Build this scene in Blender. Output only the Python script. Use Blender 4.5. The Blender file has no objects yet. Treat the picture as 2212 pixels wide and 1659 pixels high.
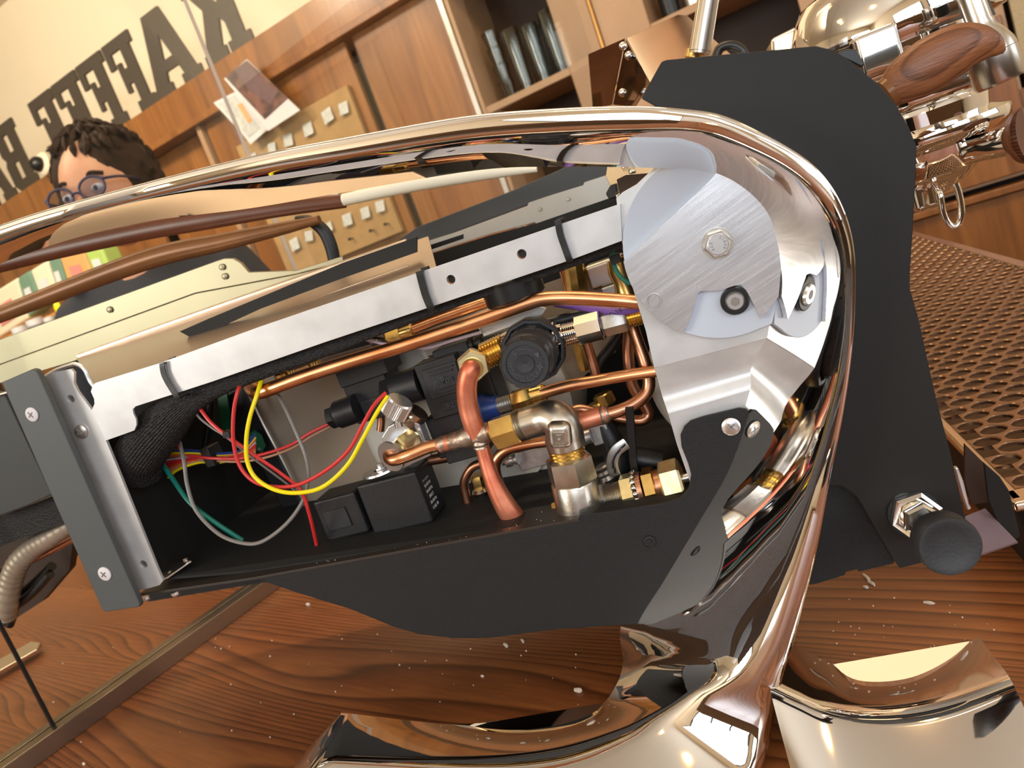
import bpy, bmesh, math, random
from mathutils import Vector as V, Matrix, geometry
random.seed(7)
S = bpy.context.scene
# ---------------------------------------------------------------- camera
K = .65
PITCH, ROLL, YAW, FPX = math.radians(10), math.radians(20.3), math.radians(17.4), 1660.
CAM = V((0, 0, 1.225)); CT = .90                     # camera height, counter height
_r0 = V((1, 0, 0)); _u0 = V((0, math.sin(PITCH), math.cos(PITCH))); FW = V((0, math.cos(PITCH), -math.sin(PITCH)))
RT = _r0 * math.cos(ROLL) - _u0 * math.sin(ROLL); UP = _r0 * math.sin(ROLL) + _u0 * math.cos(ROLL)
cd = bpy.data.cameras.new('camera'); cam = bpy.data.objects.new('camera', cd); S.collection.objects.link(cam)
cd.sensor_width = 36; cd.lens = 36 * FPX / 2212; cd.clip_start = .01; cd.clip_end = 60
m4 = Matrix((RT, UP, -FW)).transposed().to_4x4(); m4.translation = CAM; cam.matrix_world = m4
cd.dof.use_dof = True; cd.dof.focus_distance = .47; cd.dof.aperture_fstop = 14
S.camera = cam
# ---------------------------------------------------------------- light and exposure
S.view_settings.view_transform = 'Standard'; S.view_settings.look = 'None'; S.view_settings.gamma = 1
S.view_settings.exposure = 0.0; S.view_settings.use_curve_mapping = False
w = bpy.data.worlds.new('world'); S.world = w; w.use_nodes = True
w.node_tree.nodes['Background'].inputs[0].default_value = (.75, .85, 1, 1)
w.node_tree.nodes['Background'].inputs[1].default_value = 1.0
def area(name, loc, aim, sx, sy, power, col):
    l = bpy.data.lights.new(name, 'AREA'); l.shape = 'RECTANGLE'; l.size = sx; l.size_y = sy; l.energy = power; l.color = col
    o = bpy.data.objects.new(name, l); S.collection.objects.link(o); o.location = loc
    o.rotation_euler = (V(aim) - V(loc)).to_track_quat('-Z', 'Y').to_euler(); return o
area('window_light', (-.55, -2.93, 2.07), (-.55, 1, 1.6), 1.9, 1.25, 42, (.88, .94, 1))
area('window_light', (1.75, -2.93, 2.07), (1.75, 1, 1.6), 1.7, 1.25, 38, (.9, .95, 1))
area('window_light', (3.42, -.9, 1.8), (0, -.9, 1.7), 1.8, 1.5, 15, (.92, .96, 1))
area('window_light', (-4.42, -1.7, 2.15), (0, -.2, 1.4), 1.9, 1.25, 105, (1, .95, .86))
area('added_wash_fill', (-1.9, 1.6, 3.2), (-1.6, 3.9, 2.3), 1.6, .25, 72, (1, .86, .66))  # added warm fill that brightens the lettered wall, not a fixture
area('added_wash_fill', (.3, .9, 3.2), (.6, 2.6, 1.5), 1.6, .25, 30, (1, .78, .5))  # second added warm fill, aimed at the cabinet
# ---------------------------------------------------------------- frame of the machine, pixel rays
EX = V((math.cos(YAW), -math.sin(YAW), 0)); EY = V((math.sin(YAW), math.cos(YAW), 0)); EZ = V((0, 0, 1))
def ray(u, v): return FW + RT * ((u - 1106) / FPX) + UP * ((829.5 - v) / FPX)
def P(u, v, Y):                                      # point on the plane Y of the machine (parallel to its side)
    r = ray(u, v); return CAM + r * (Y * K / r.dot(EY))
def H(u, v, d=.5):                                   # point on the level plane d below the lens
    r = ray(u, v); return CAM + r * (-d * K / r.z)
WN = V((.509, .861, 0)); WD = V((.861, -.509, 0)); W0 = V((0, 2.9, 0))
def W(u, v, off=0):                                  # point on the cabinet wall
    r = ray(u, v); return CAM + r * ((W0 + WN * off - CAM).dot(WN) / r.dot(WN))
def D(u, v, t): return CAM + ray(u, v) * t
def pz(p): return (p - CAM).dot(FW) / FPX            # metres per pixel at a point
def M(x, y, z): return EX * x + EY * y + EZ * z      # machine coordinates
# ---------------------------------------------------------------- materials
def nt(name):
    m = bpy.data.materials.new(name); m.use_nodes = True; t = m.node_tree
    return m, t, t.nodes['Principled BSDF']
def mat(name, col, rough=.5, metal=0, var=0, vs=20, bump=0, bs=200, stretch=None, rv=0, coat=0, spec=None, col2=None, detail=3):
    m, t, b = nt(name); N = t.nodes.new; L = t.links.new
    b.inputs['Base Color'].default_value = (*col, 1); b.inputs['Roughness'].default_value = rough; b.inputs['Metallic'].default_value = metal
    if coat: b.inputs['Coat Weight'].default_value = coat; b.inputs['Coat Roughness'].default_value = .1
    if spec is not None: b.inputs['Specular IOR Level'].default_value = spec
    tc = N('ShaderNodeTexCoord'); mp = N('ShaderNodeMapping'); L(tc.outputs['Object'], mp.inputs[0])
    if stretch:
        mr_ = N('ShaderNodeMapping'); L(tc.outputs['Object'], mr_.inputs[0]); mr_.inputs['Rotation'].default_value = stretch[1]; L(mr_.outputs[0], mp.inputs[0]); mp.inputs['Scale'].default_value = stretch[0]
    if var or col2 or rv:
        n = N('ShaderNodeTexNoise'); n.inputs['Scale'].default_value = vs; n.inputs['Detail'].default_value = detail; L(mp.outputs[0], n.inputs['Vector'])
        c2 = col2 or tuple(max(0, c * (1 - var)) for c in col)
        mx = N('ShaderNodeValToRGB'); mx.color_ramp.elements[0].position = .35; mx.color_ramp.elements[1].position = .65
        mx.color_ramp.elements[0].color = (*c2, 1); mx.color_ramp.elements[1].color = (*col, 1)
        L(n.outputs[0], mx.inputs[0]); L(mx.outputs[0], b.inputs['Base Color'])
        if rv:
            mr = N('ShaderNodeMapRange'); mr.inputs[3].default_value = rough - rv; mr.inputs[4].default_value = rough + rv
            L(n.outputs[0], mr.inputs[0]); L(mr.outputs[0], b.inputs['Roughness'])
    if bump:
        n2 = N('ShaderNodeTexNoise'); n2.inputs['Scale'].default_value = bs; n2.inputs['Detail'].default_value = 2; L(mp.outputs[0], n2.inputs['Vector'])
        bp = N('ShaderNodeBump'); bp.inputs['Strength'].default_value = bump; bp.inputs['Distance'].default_value = .001
        L(n2.outputs[0], bp.inputs['Height']); L(bp.outputs[0], b.inputs['Normal'])
    return m
def wood(name, c1, c2, c3, ang, scale=1., rough=.35, ring=9., dist=3.2, bump=.08, long=.22, coat=0, horiz=True, fs=60):
    m, t, b = nt(name); N = t.nodes.new; L = t.links.new
    tc = N('ShaderNodeTexCoord'); mp = N('ShaderNodeMapping'); L(tc.outputs['Object'], mp.inputs[0])
    rot = N('ShaderNodeMapping'); rot.inputs['Rotation'].default_value = (0, 0, ang) if horiz else ang; L(mp.outputs[0], rot.inputs[0])
    mp2 = N('ShaderNodeMapping'); mp2.inputs['Scale'].default_value = (long * scale, scale, scale); L(rot.outputs[0], mp2.inputs[0])
    big = N('ShaderNodeTexNoise'); big.inputs['Scale'].default_value = 3.2; big.inputs['Detail'].default_value = 2; big.inputs['Roughness'].default_value = .45; L(mp2.outputs[0], big.inputs[0])
    mul = N('ShaderNodeMath'); mul.operation = 'MULTIPLY'; mul.inputs[1].default_value = ring * dist; L(big.outputs[0], mul.inputs[0])
    sx = N('ShaderNodeSeparateXYZ'); L(mp2.outputs[0], sx.inputs[0])
    ad = N('ShaderNodeMath'); ad.operation = 'MULTIPLY_ADD'; ad.inputs[1].default_value = ring; L(sx.outputs[1], ad.inputs[0]); L(mul.outputs[0], ad.inputs[2])
    fr = N('ShaderNodeMath'); fr.operation = 'FRACT'; L(ad.outputs[0], fr.inputs[0])
    fine = N('ShaderNodeTexNoise'); fine.inputs['Scale'].default_value = fs; fine.inputs['Detail'].default_value = 3
    mp3 = N('ShaderNodeMapping'); mp3.inputs['Scale'].default_value = (.06, 1, 1); L(rot.outputs[0], mp3.inputs[0]); L(mp3.outputs[0], fine.inputs[0])
    r1 = N('ShaderNodeValToRGB'); e = r1.color_ramp.elements; e[0].position = 0; e[0].color = (*c1, 1); e[1].position = .62; e[1].color = (*c2, 1)
    x = e.new(.86); x.color = (*c3, 1); x = e.new(1.); x.color = (*c1, 1); L(fr.outputs[0], r1.inputs[0])
    bl = N('ShaderNodeTexNoise'); bl.inputs['Scale'].default_value = 5; L(mp2.outputs[0], bl.inputs[0])
    mx = N('ShaderNodeMix'); mx.data_type = 'RGBA'; mx.blend_type = 'MULTIPLY'; mx.inputs[0].default_value = .55
    fr2 = N('ShaderNodeValToRGB'); fr2.color_ramp.elements[0].position = .3; fr2.color_ramp.elements[0].color = (.55, .5, .45, 1); fr2.color_ramp.elements[1].position = .7; fr2.color_ramp.elements[1].color = (1.15, 1.12, 1.1, 1)
    L(fine.outputs[0], fr2.inputs[0]); L(r1.outputs[0], mx.inputs[6]); L(fr2.outputs[0], mx.inputs[7])
    mx2 = N('ShaderNodeMix'); mx2.data_type = 'RGBA'; mx2.blend_type = 'MULTIPLY'; mx2.inputs[0].default_value = .6
    fr3 = N('ShaderNodeValToRGB'); fr3.color_ramp.elements[0].position = .3; fr3.color_ramp.elements[0].color = (.6, .5, .45, 1); fr3.color_ramp.elements[1].position = .65; fr3.color_ramp.elements[1].color = (1.1, 1.08, 1.05, 1)
    L(bl.outputs[0], fr3.inputs[0]); L(mx.outputs[2], mx2.inputs[6]); L(fr3.outputs[0], mx2.inputs[7]); L(mx2.outputs[2], b.inputs['Base Color'])
    bp = N('ShaderNodeBump'); bp.inputs['Strength'].default_value = bump; bp.inputs['Distance'].default_value = .001; L(fine.outputs[0], bp.inputs['Height']); L(bp.outputs[0], b.inputs['Normal'])
    b.inputs['Roughness'].default_value = rough
    if coat: b.inputs['Coat Weight'].default_value = coat; b.inputs['Coat Roughness'].default_value = .15
    return m
def emit(name, col, s):
    m, t, b = nt(name); b.inputs['Emission Color'].default_value = (*col, 1); b.inputs['Emission Strength'].default_value = s; b.inputs['Base Color'].default_value = (*col, 1); return m
def thin_glass(name, tint=(.97, .99, .98), k=1.0, rough=0.0):
    m, t, b = nt(name); N = t.nodes.new; L = t.links.new; t.nodes.remove(b)
    tr = N('ShaderNodeBsdfTransparent'); tr.inputs[0].default_value = (*tint, 1); gl = N('ShaderNodeBsdfGlossy'); gl.inputs['Roughness'].default_value = rough
    fr = N('ShaderNodeFresnel'); fr.inputs[0].default_value = 1.45; mu = N('ShaderNodeMath'); mu.operation = 'MULTIPLY'; mu.inputs[1].default_value = k; L(fr.outputs[0], mu.inputs[0])
    mx = N('ShaderNodeMixShader'); L(mu.outputs[0], mx.inputs[0]); L(tr.outputs[0], mx.inputs[1]); L(gl.outputs[0], mx.inputs[2])
    L(mx.outputs[0], t.nodes['Material Output'].inputs[0]); return m
def braid(name):
    m = mat(name, (.012, .012, .013), .6, var=.4, vs=700); t = m.node_tree; N = t.nodes.new; L = t.links.new; b = t.nodes['Principled BSDF']
    wv = N('ShaderNodeTexVoronoi'); wv.inputs['Scale'].default_value = 520; tc = N('ShaderNodeTexCoord'); L(tc.outputs['Object'], wv.inputs[0])
    bp = N('ShaderNodeBump'); bp.inputs['Strength'].default_value = .8; bp.inputs['Distance'].default_value = .001; L(wv.outputs[0], bp.inputs['Height']); L(bp.outputs[0], b.inputs['Normal']); return m
ANG = math.radians(18)
MT = dict(
    chrome=mat('polished_chrome', (.93, .91, .89), .025, 1, bump=.012, bs=14),
    chrome_w=mat('chrome', (.88, .85, .80), .08, 1),
    steel=mat('stainless_steel', (.62, .58, .52), .25, 1, bump=.03, bs=40, rv=.06, vs=30),
    steelbar=mat('satin_steel', (.38, .35, .24), .42, 1, rv=.05, vs=6),
    steelbrown=mat('brushed_steel', (.60, .50, .42), .3, 1, bump=.06, bs=60, stretch=((.2, 6, 6), (0, 0, 0))),
    alu=mat('aluminium_plate', (.66, .67, .68), .36, .4, var=.12, vs=45, bump=.05, bs=120, rv=.08),
    brushed=mat('brushed_aluminium', (.88, .90, .94), .26, .8, var=.08, stretch=((.03, .03, 1), (0, math.radians(18), 0)), rv=.05, vs=900),
    nylon=mat('white_nylon', (.50, .56, .66), .45, 0, var=.05, vs=12),
    black=mat('black_powder_coat', (.009, .0085, .008), .6, 0, spec=.4, bump=.05, bs=900),
    texblack=mat('textured_black_coat', (.009, .0095, .011), .55, 0, spec=.4, bump=.35, bs=1600, var=.3, vs=900),
    greybar=mat('dark_grey_coat', (.075, .083, .085), .5, 0, bump=.05, bs=700),
    plastic=mat('black_plastic', (.013, .013, .015), .42, 0, bump=.12, bs=700),
    plastic2=mat('grey_black_plastic', (.018, .019, .022), .5, 0, bump=.15, bs=700),
    rubber=mat('black_rubber', (.008, .008, .008), .35),
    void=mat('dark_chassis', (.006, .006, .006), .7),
    boiler=mat('boiler_jacket', (.62, .59, .52), .45, .2, var=.12, vs=9),
    copper=mat('copper', (.96, .50, .27), .30, 1, col2=(.80, .36, .17), vs=38, bump=.05, bs=90, rv=.06),
    redcopper=mat('heated_copper', (.92, .36, .22), .42, .8, col2=(.72, .20, .11), vs=45, bump=.12, bs=150),
    darkcopper=mat('dull_copper', (.72, .36, .22), .33, 1, col2=(.50, .24, .14), vs=40),
    solder=mat('solder', (.50, .42, .35), .42, .9, col2=(.32, .22, .16), vs=110, bump=.6, bs=220),
    brass=mat('brass', (.86, .62, .22), .26, 1, col2=(.66, .44, .15), vs=60, rv=.05),
    palebrass=mat('pale_brass', (.95, .83, .48), .34, .9, col2=(.80, .66, .34), vs=90, bump=.05, bs=150),
    nickel=mat('nickel', (.62, .57, .49), .33, 1, col2=(.48, .44, .38), vs=70, bump=.12, bs=240),
    greysteel=mat('grey_steel', (.55, .54, .52), .38, .95, col2=(.42, .41, .40), vs=80, bump=.1, bs=260),
    zinc=mat('zinc_screw', (.72, .71, .69), .3, .9),
    red=mat('red_wire', (.62, .03, .03), .35), yellow=mat('yellow_wire', (.92, .76, .0), .35), grey=mat('grey_wire', (.20, .185, .17), .4),
    green=mat('green_wire', (.0, .16, .12), .4), tan=mat('tan_wire', (.50, .25, .14), .4), violet=mat('violet_wire', (.22, .10, .45), .4), wirewhite=mat('white_wire', (.62, .52, .66), .4),
    orange=mat('orange_wire', (.60, .16, .03), .4), blue=mat('blue_plastic', (.01, .04, .20), .35), pcb=mat('green_board', (.01, .10, .04), .4),
    braid=braid('black_braid'), print=mat('white_print', (.55, .53, .50), .6), emb=mat('moulded_mark', (.060, .064, .072), .4),
    engrave=mat('engraved_mark', (.22, .20, .18), .5),
    handle=wood('walnut_handle', (.30, .12, .05), (.24, .09, .036), (.13, .045, .018), (0, 0, YAW), 4, .38, 80, .07, .3, .05, horiz=False, fs=900),
    counter=wood('counter_wood', (.33, .118, .034), (.235, .076, .022), (.120, .038, .012), math.radians(42.1), 1.5, .36, 100, .33, .1, .16, coat=.12, fs=260),
    cab=wood('cabinet_veneer', (.33, .135, .034), (.29, .115, .028), (.23, .088, .022), (0, math.radians(90), 0), 1, .34, 3, 2.0, .03, .15, coat=.25, horiz=False),
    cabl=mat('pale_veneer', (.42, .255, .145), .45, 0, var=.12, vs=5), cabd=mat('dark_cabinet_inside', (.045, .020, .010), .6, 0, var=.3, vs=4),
    cabm=mat('brown_veneer', (.16, .085, .04), .5), brassstrip=mat('amber_strip', (.62, .30, .06), .3, .3),  # mid-brown veneer in one even colour
    cream=mat('cream_wall_paint', (.86, .74, .56), .8, 0, var=.03, vs=2), ceil=mat('ceiling_paint', (.82, .72, .58), .85),
    letter=mat('brown_sign_board', (.05, .038, .028), .5, 0, var=.1, vs=8), floor=mat('floor_tiles_dark', (.09, .055, .035), .4, 0, var=.3, vs=3),
    beige=mat('woven_beige', (.46, .36, .22), .9, 0, bump=.8, bs=220, var=.15, vs=220), cork=mat('pin_board', (.42, .25, .10), .8, 0, var=.15, vs=20),
    paper=mat('paper_label', (.62, .64, .62), .7, 0, var=.25, vs=50), white=mat('white_card', (.72, .70, .72), .6),
    al=mat('champagne_aluminium', (.36, .31, .24), .30, 1, bump=.03, bs=300), glass=thin_glass('clear_glass', (.99,1,.99), k=.18),
    tumbler=thin_glass('tumbler_glass', (.80, .85, .82), 2.2, .05), seam=mat('pane_edge', (.60, .52, .46), .3, .3),
    redwood=mat('reddish_wood', (.12, .034, .014), .35, 0, var=.25, vs=20), bronze=mat('bronze_rail', (.24, .10, .035), .33, .2, var=.25, vs=12),
    creamrail=mat('cream_rail', (.80, .76, .62), .35), skin=mat('skin', (.62, .31, .19), .5, 0, var=.08, vs=20), hair=mat('brown_hair', (.035, .016, .008), .7, 0, var=.6, vs=60, bump=.9, bs=140, spec=.2),
    navy=mat('navy_cloth', (.016, .020, .034), .8, 0, var=.3, vs=9), lens=thin_glass('spectacle_lens', (.80, .84, .95), 1.6), frame=mat('spectacle_frame', (.03, .03, .08), .3),
    lamp=emit('lamp_glow', (1, .72, .36), 9), crumb=mat('shaving', (.72, .62, .52), .6), tray=mat('drip_tray_steel', (.38, .235, .15), .30, .95, var=.1, vs=20, bump=.03, bs=60),
    traychrome=mat('tray_edge_steel', (.78, .66, .52), .14, 1), pink=mat('pinkish_steel', (.16, .10, .11), .5, .3, var=.15, vs=60),
    lid=mat('sheet_insulation', (.42, .34, .26), .45, .35, var=.15, vs=6), bag1=mat('cream_bag', (.80, .74, .55), .6), bag2=mat('green_bag', (.16, .28, .20), .5), bag3=mat('orange_bag', (.75, .38, .14), .5), bag4=mat('pink_print', (.75, .25, .22), .6), lime=mat('lime_bag', (.42, .58, .14), .5),
    darkmirror=mat('darkened_mirror_steel', (.28, .29, .33), .08, 1),  # mirror steel tinted dark, its dark reflection put into the colour
    ledge=mat('dusty_brown_black', (.030, .022, .017), .45, 0, bump=.1, bs=700),
    photo=mat('photo_print', (.20, .09, .07), .5, 0, col2=(.05, .03, .03), vs=25), lightw=mat('orange_shelf_wood', (.60, .28, .08), .4), greyp=mat('mid_grey_panel', (.045, .048, .05), .5),
    tile=mat('light_steel_strip', (.52, .50, .45), .35, .6, var=.1, vs=14))
# ---------------------------------------------------------------- mesh helpers
WL = {}
def cat_px(ctrl, n=6, closed=False):
    """Catmull-Rom through a list of equal-length tuples"""
    out = []; m = len(ctrl); g = lambda i: ctrl[i % m] if closed else ctrl[max(0, min(m - 1, i))]
    for i in range(m if closed else m - 1):
        a, b, c, d = g(i - 1), g(i), g(i + 1), g(i + 2)
        for k in range(n):
            t = k / n
            out.append(tuple(.5 * (2 * q + (r - p) * t + (2 * p - 5 * q + 4 * r - s) * t * t + (3 * q - p - 3 * r + s) * t ** 3) for p, q, r, s in zip(a, b, c, d)))
    if not closed: out.append(tuple(ctrl[-1]))
    return out
class MB:
    def __init__(s): s.v = []; s.f = []
    def add(s, vs, fs):
        o = len(s.v); s.v += [V(x) for x in vs]; s.f += [tuple(i + o for i in f) for f in fs]; return s
    def prism(s, pts, vec, holes=()):
        pts = [V(p) for p in pts]; n = len(pts); vec = V(vec)
        if not holes:
            return s.add(pts + [p + vec for p in pts], [tuple(range(n))[::-1], tuple(range(n, 2 * n))] + [(i, (i + 1) % n, n + (i + 1) % n, n + i) for i in range(n)])
        loops = [pts] + [[V(p) for p in h] for h in holes]
        flat = [p for l in loops for p in l]; tri = geometry.tessellate_polygon(loops); N = len(flat); F = [tuple(t) for t in tri] + [tuple(i + N for i in t[::-1]) for t in tri]; o = 0
        for l in loops:
            k = len(l); F += [(o + i, o + (i + 1) % k, N + o + (i + 1) % k, N + o + i) for i in range(k)]; o += k
        return s.add(flat + [p + vec for p in flat], F)
    def rings(s, rs, cap0=True, cap1=True, closed=False):
        n = len(rs[0]); F = []
        for j in range(len(rs) - (0 if closed else 1)):
            a = j * n; b = ((j + 1) % len(rs)) * n
            F += [(a + i, a + (i + 1) % n, b + (i + 1) % n, b + i) for i in range(n)]
        if not closed:
            if cap0: F.append(tuple(range(n))[::-1])
            if cap1: F.append(tuple(range((len(rs) - 1) * n, len(rs) * n)))
        return s.add([p for r in rs for p in r], F)
    def tube(s, pts, r, seg=12, n=6, flat=None, caps=True):
        """pts: world vectors; r number or list; flat: (vector, factor) squashes the section"""
        rr = r if isinstance(r, (list, tuple)) else [r] * len(pts)
        c = cat_px([(*p, q) for p, q in zip(pts, rr)], n); ps = [V(x[:3]) for x in c]
        t0 = (ps[1] - ps[0]).normalized(); nn = t0.orthogonal().normalized(); R = []
        for i, p in enumerate(ps):
            t = (ps[min(i + 1, len(ps) - 1)] - ps[max(i - 1, 0)]).normalized(); nn = (nn - t * nn.dot(t)).normalized(); b = t.cross(nn); ring = []
            for k in range(seg):
                a = 2 * math.pi * k / seg; d = (nn * math.cos(a) + b * math.sin(a)) * c[i][3]
                if flat: fv = flat[0].normalized(); d = d - fv * d.dot(fv) * (1 - flat[1])
                ring.append(p + d)
            R.append(ring)
        return s.rings(R, caps, caps)
    def lathe(s, a, b, prof, seg=24, ph=0, star=None, ref=None):
        """prof: (fraction along a->b, radius)"""
        a, b = V(a), V(b); t = (b - a); L = t.length; t.normalize(); nn = (ref - t * ref.dot(t)).normalized() if ref else t.orthogonal().normalized(); bb = t.cross(nn); R = []
        for h, r in prof:
            R.append([a + t * (h * L) + (nn * math.cos(ph + 2 * math.pi * k / seg) + bb * math.sin(ph + 2 * math.pi * k / seg)) * max(1e-6, r * (star if star and k % 2 else 1)) for k in range(seg)])
        return s.rings(R)
    def box(s, c, hx, hy, hz):
        c = V(c); q = [c + hx * i + hy * j + hz * k for i in (-1, 1) for j in (-1, 1) for k in (-1, 1)]
        return s.add(q, [(0, 1, 3, 2), (4, 6, 7, 5), (0, 4, 5, 1), (2, 3, 7, 6), (0, 2, 6, 4), (1, 5, 7, 3)])
    def ell(s, c, ax, ay, az, nu=16, nv=10, fn=None):
        R = []
        for j in range(nv + 1):
            p = math.pi * j / nv; p = min(max(p, .02), math.pi - .02); ring = []
            for i in range(nu):
                a = 2 * math.pi * i / nu; k = fn(a, p) if fn else 1
                ring.append(V(c) + (ax * (math.sin(p) * math.cos(a)) + ay * (math.sin(p) * math.sin(a)) + az * math.cos(p)) * k)
            R.append(ring)
        return s.rings(R)
    def text(s, txt, o, xd, yd, size, depth, spacing=1.0):
        cu = bpy.data.curves.new('t', 'FONT'); cu.body = txt; cu.size = size; cu.extrude = depth; cu.align_x = 'CENTER'; cu.align_y = 'CENTER'; cu.resolution_u = 2; cu.space_character = spacing
        ob = bpy.data.objects.new('t', cu); S.collection.objects.link(ob); dg = bpy.context.evaluated_depsgraph_get(); me = bpy.data.meshes.new_from_object(ob.evaluated_get(dg))
        zd = xd.cross(yd); s.add([o + xd * v.co.x + yd * v.co.y + zd * v.co.z for v in me.vertices], [tuple(p.vertices) for p in me.polygons])
        bpy.data.objects.remove(ob); bpy.data.curves.remove(cu); bpy.data.meshes.remove(me); return s
    def build(s, name, m, parent=None, label=None, cat=None, group=None, kind=None, bevel=0, seg=2, ang=35, smooth=True):
        me = bpy.data.meshes.new(name); lo = V([min(v[i] for v in s.v) for i in range(3)]); hi = V([max(v[i] for v in s.v) for i in range(3)])
        c = (lo + hi) / 2
        if parent is None: c.z = lo.z
        me.from_pydata([v - c for v in s.v], [], s.f); bm = bmesh.new(); bm.from_mesh(me); bmesh.ops.recalc_face_normals(bm, faces=bm.faces); bm.to_mesh(me); bm.free()
        me.materials.append(MT[m] if isinstance(m, str) else m)
        if smooth: me.shade_smooth(); me.set_sharp_from_angle(angle=math.radians(ang))
        o = bpy.data.objects.new(name, me); S.collection.objects.link(o); WL[o.name] = c
        if parent: o.parent = parent; o.location = c - WL[parent.name]
        else: o.location = c
        if bevel: b = o.modifiers.new('edge', 'BEVEL'); b.width = bevel; b.segments = seg; b.limit_method = 'ANGLE'; b.angle_limit = math.radians(40); b.harden_normals = True
        return tag(o, label, cat, group, kind)
def tag(o, label=None, cat=None, group=None, kind=None):
    for k, x in (('label', label), ('category', cat), ('group', group), ('kind', kind)):
        if x: o[k] = x
    return o
def thing(name, label, cat, loc, group=None):
    o = bpy.data.objects.new(name, None); S.collection.objects.link(o); o.location = loc; o.empty_display_size = .02; WL[o.name] = V(loc); return tag(o, label, cat, group)
def clone(root, delta, label=None):
    r = root.copy(); S.collection.objects.link(r); r.location = root.location + V(delta); WL[r.name] = r.location.copy()
    if label: r['label'] = label
    for ch in list(root.children):
        c = ch.copy(); S.collection.objects.link(c); c.parent = r; WL[c.name] = WL[ch.name] + V(delta)
        for g in ch.children: d = g.copy(); S.collection.objects.link(d); d.parent = c
    return r
def plate(px, Y, t, name, m, parent, holes=(), **k):         # outline on the machine plane Y, real thickness t metres away from the lens
    mb = MB().prism([P(*q[:2], q[2] if len(q) > 2 else Y) for q in px], EY * t, [circ(h, Y) for h in holes]); return mb.build(name, m, parent, **k)
def circ(h, Y, n=18):
    c = P(h[0], h[1], Y); r = h[2] * pz(c); return [c + (EX * math.cos(2 * math.pi * i / n) + EZ * math.sin(2 * math.pi * i / n)) * r for i in range(n)]
def wplate(px, off, t, name, m, parent=None, **k):
    return MB().prism([W(u, v, off) for u, v in px], WN * t).build(name, m, parent, **k)
def tpx(pts, r, name, m, parent, seg=12, n=6, mb=None, **k):  # tube from (u, v, Y[, r]) with radius in pixels
    q = [P(*p[:3]) for p in pts]; rr = [(p[3] if len(p) > 3 else r) * pz(c) for p, c in zip(pts, q)]
    b = (mb or MB()).tube(q, rr, seg, n, **k.pop('tube', {})); return b if name is None else b.build(name, m, parent, **k)
def lpx(a, b, prof, name, m, parent, seg=24, mb=None, ph=0, star=None, ref=None, **k):
    A, B = P(*a), P(*b); s = pz(A); x = (mb or MB()).lathe(A, B, [(h, r * s) for h, r in prof], seg, ph, star, ref); return x if name is None else x.build(name, m, parent, **k)
def nutp(r): return [(0, r * .86), (.1, r), (.9, r), (1, r * .86)]
def threads(r, n, d=.86):
    o = []
    for i in range(n): o += [(i / n, r * d), ((i + .5) / n, r)]
    return o + [(1, r * d)]
def screw(a, Y, r, parent, label=None, cross=True, m='zinc', name='screw'):   # countersunk cross-head screw facing the lens
    c = P(*a, Y); s = pz(c) * r; h = MB().lathe(c, c - EY * s * .3, [(0, s), (.5, s), (1, s * .78)], 24).build(name, m, parent, label)
    if cross:
        f = c - EY * s * .31; b = MB()
        for k in (.5, 2.07): d = EX * math.cos(k) + EZ * math.sin(k); e = EX * -math.sin(k) + EZ * math.cos(k); b.box(f, d * s * .5, e * s * .1, EY * s * .03)
        b.build('cross_slot', 'engrave', h)
    return h
# ---------------------------------------------------------------- the room
def struct(name, m, mb, **k): return mb.build(name, m, None, kind='structure', smooth=False, **k)
RW, RL, RF, CE = 3.6, -4.6, -3.0, 3.3
def wy(x, off=.45): return 2.9 + (off - .509 * x) / .861
struct('floor', 'floor', MB().prism([(RL, RF, -.05), (RW, RF, -.05), (RW, wy(RW), -.05), (RL, wy(RL), -.05)], (0, 0, .05)))
struct('ceiling', 'ceil', MB().prism([(RL, RF, CE), (RW, RF, CE), (RW, wy(RW), CE), (RL, wy(RL), CE)], (0, 0, .05)))
struct('wall_back', 'cream', MB().prism([(RL, wy(RL), 0), (RW, wy(RW), 0), (RW, wy(RW), CE), (RL, wy(RL), CE)], WN * .1))
def wall_with_openings(name, a, b, nrm, opens):
    d = (V(b) - V(a)); L = d.length; d.normalize(); q = lambda s, z: V(a) + d * s + EZ * z
    return struct(name, 'cream', MB().prism([q(0, 0), q(L, 0), q(L, CE), q(0, CE)], V(nrm) * .12, [[q(s0, z0), q(s1, z0), q(s1, z1), q(s0, z1)] for s0, s1, z0, z1 in opens]))
OP = dict(front=[(3.05, 5.05, 1.42, 2.72), (5.45, 7.2, 1.42, 2.72)], right=[(1.15, 3.05, 1.0, 2.6)], left=[(.35, 2.25, 1.5, 2.8)])
wall_with_openings('wall_front', (RL, RF, 0), (RW, RF, 0), (0, -1, 0), OP['front'])
wall_with_openings('wall_right', (RW, RF, 0), (RW, wy(RW), 0), (1, 0, 0), OP['right'])
wall_with_openings('wall_left', (RL, RF, 0), (RL, wy(RL), 0), (-1, 0, 0), OP['left'])
def window(i, a, d, s0, s1, z0, z1):
    b = MB(); q = lambda s, z: V(a) + V(d) * s + EZ * z; n = V(d).cross(EZ)
    for s in (s0, (s0 * 2 + s1) / 3, (s0 + 2 * s1) / 3, s1): b.box(q(s, (z0 + z1) / 2), V(d) * .03, n * .03, EZ * ((z1 - z0) / 2 + .03))
    for z in (z0, (z0 + z1) / 2 + .2, z1): b.box(q((s0 + s1) / 2, z), V(d) * (s1 - s0) / 2, n * .03, EZ * .03)
    b.build('window_%d' % i, 'greybar', None, kind='structure', smooth=False)
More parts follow.
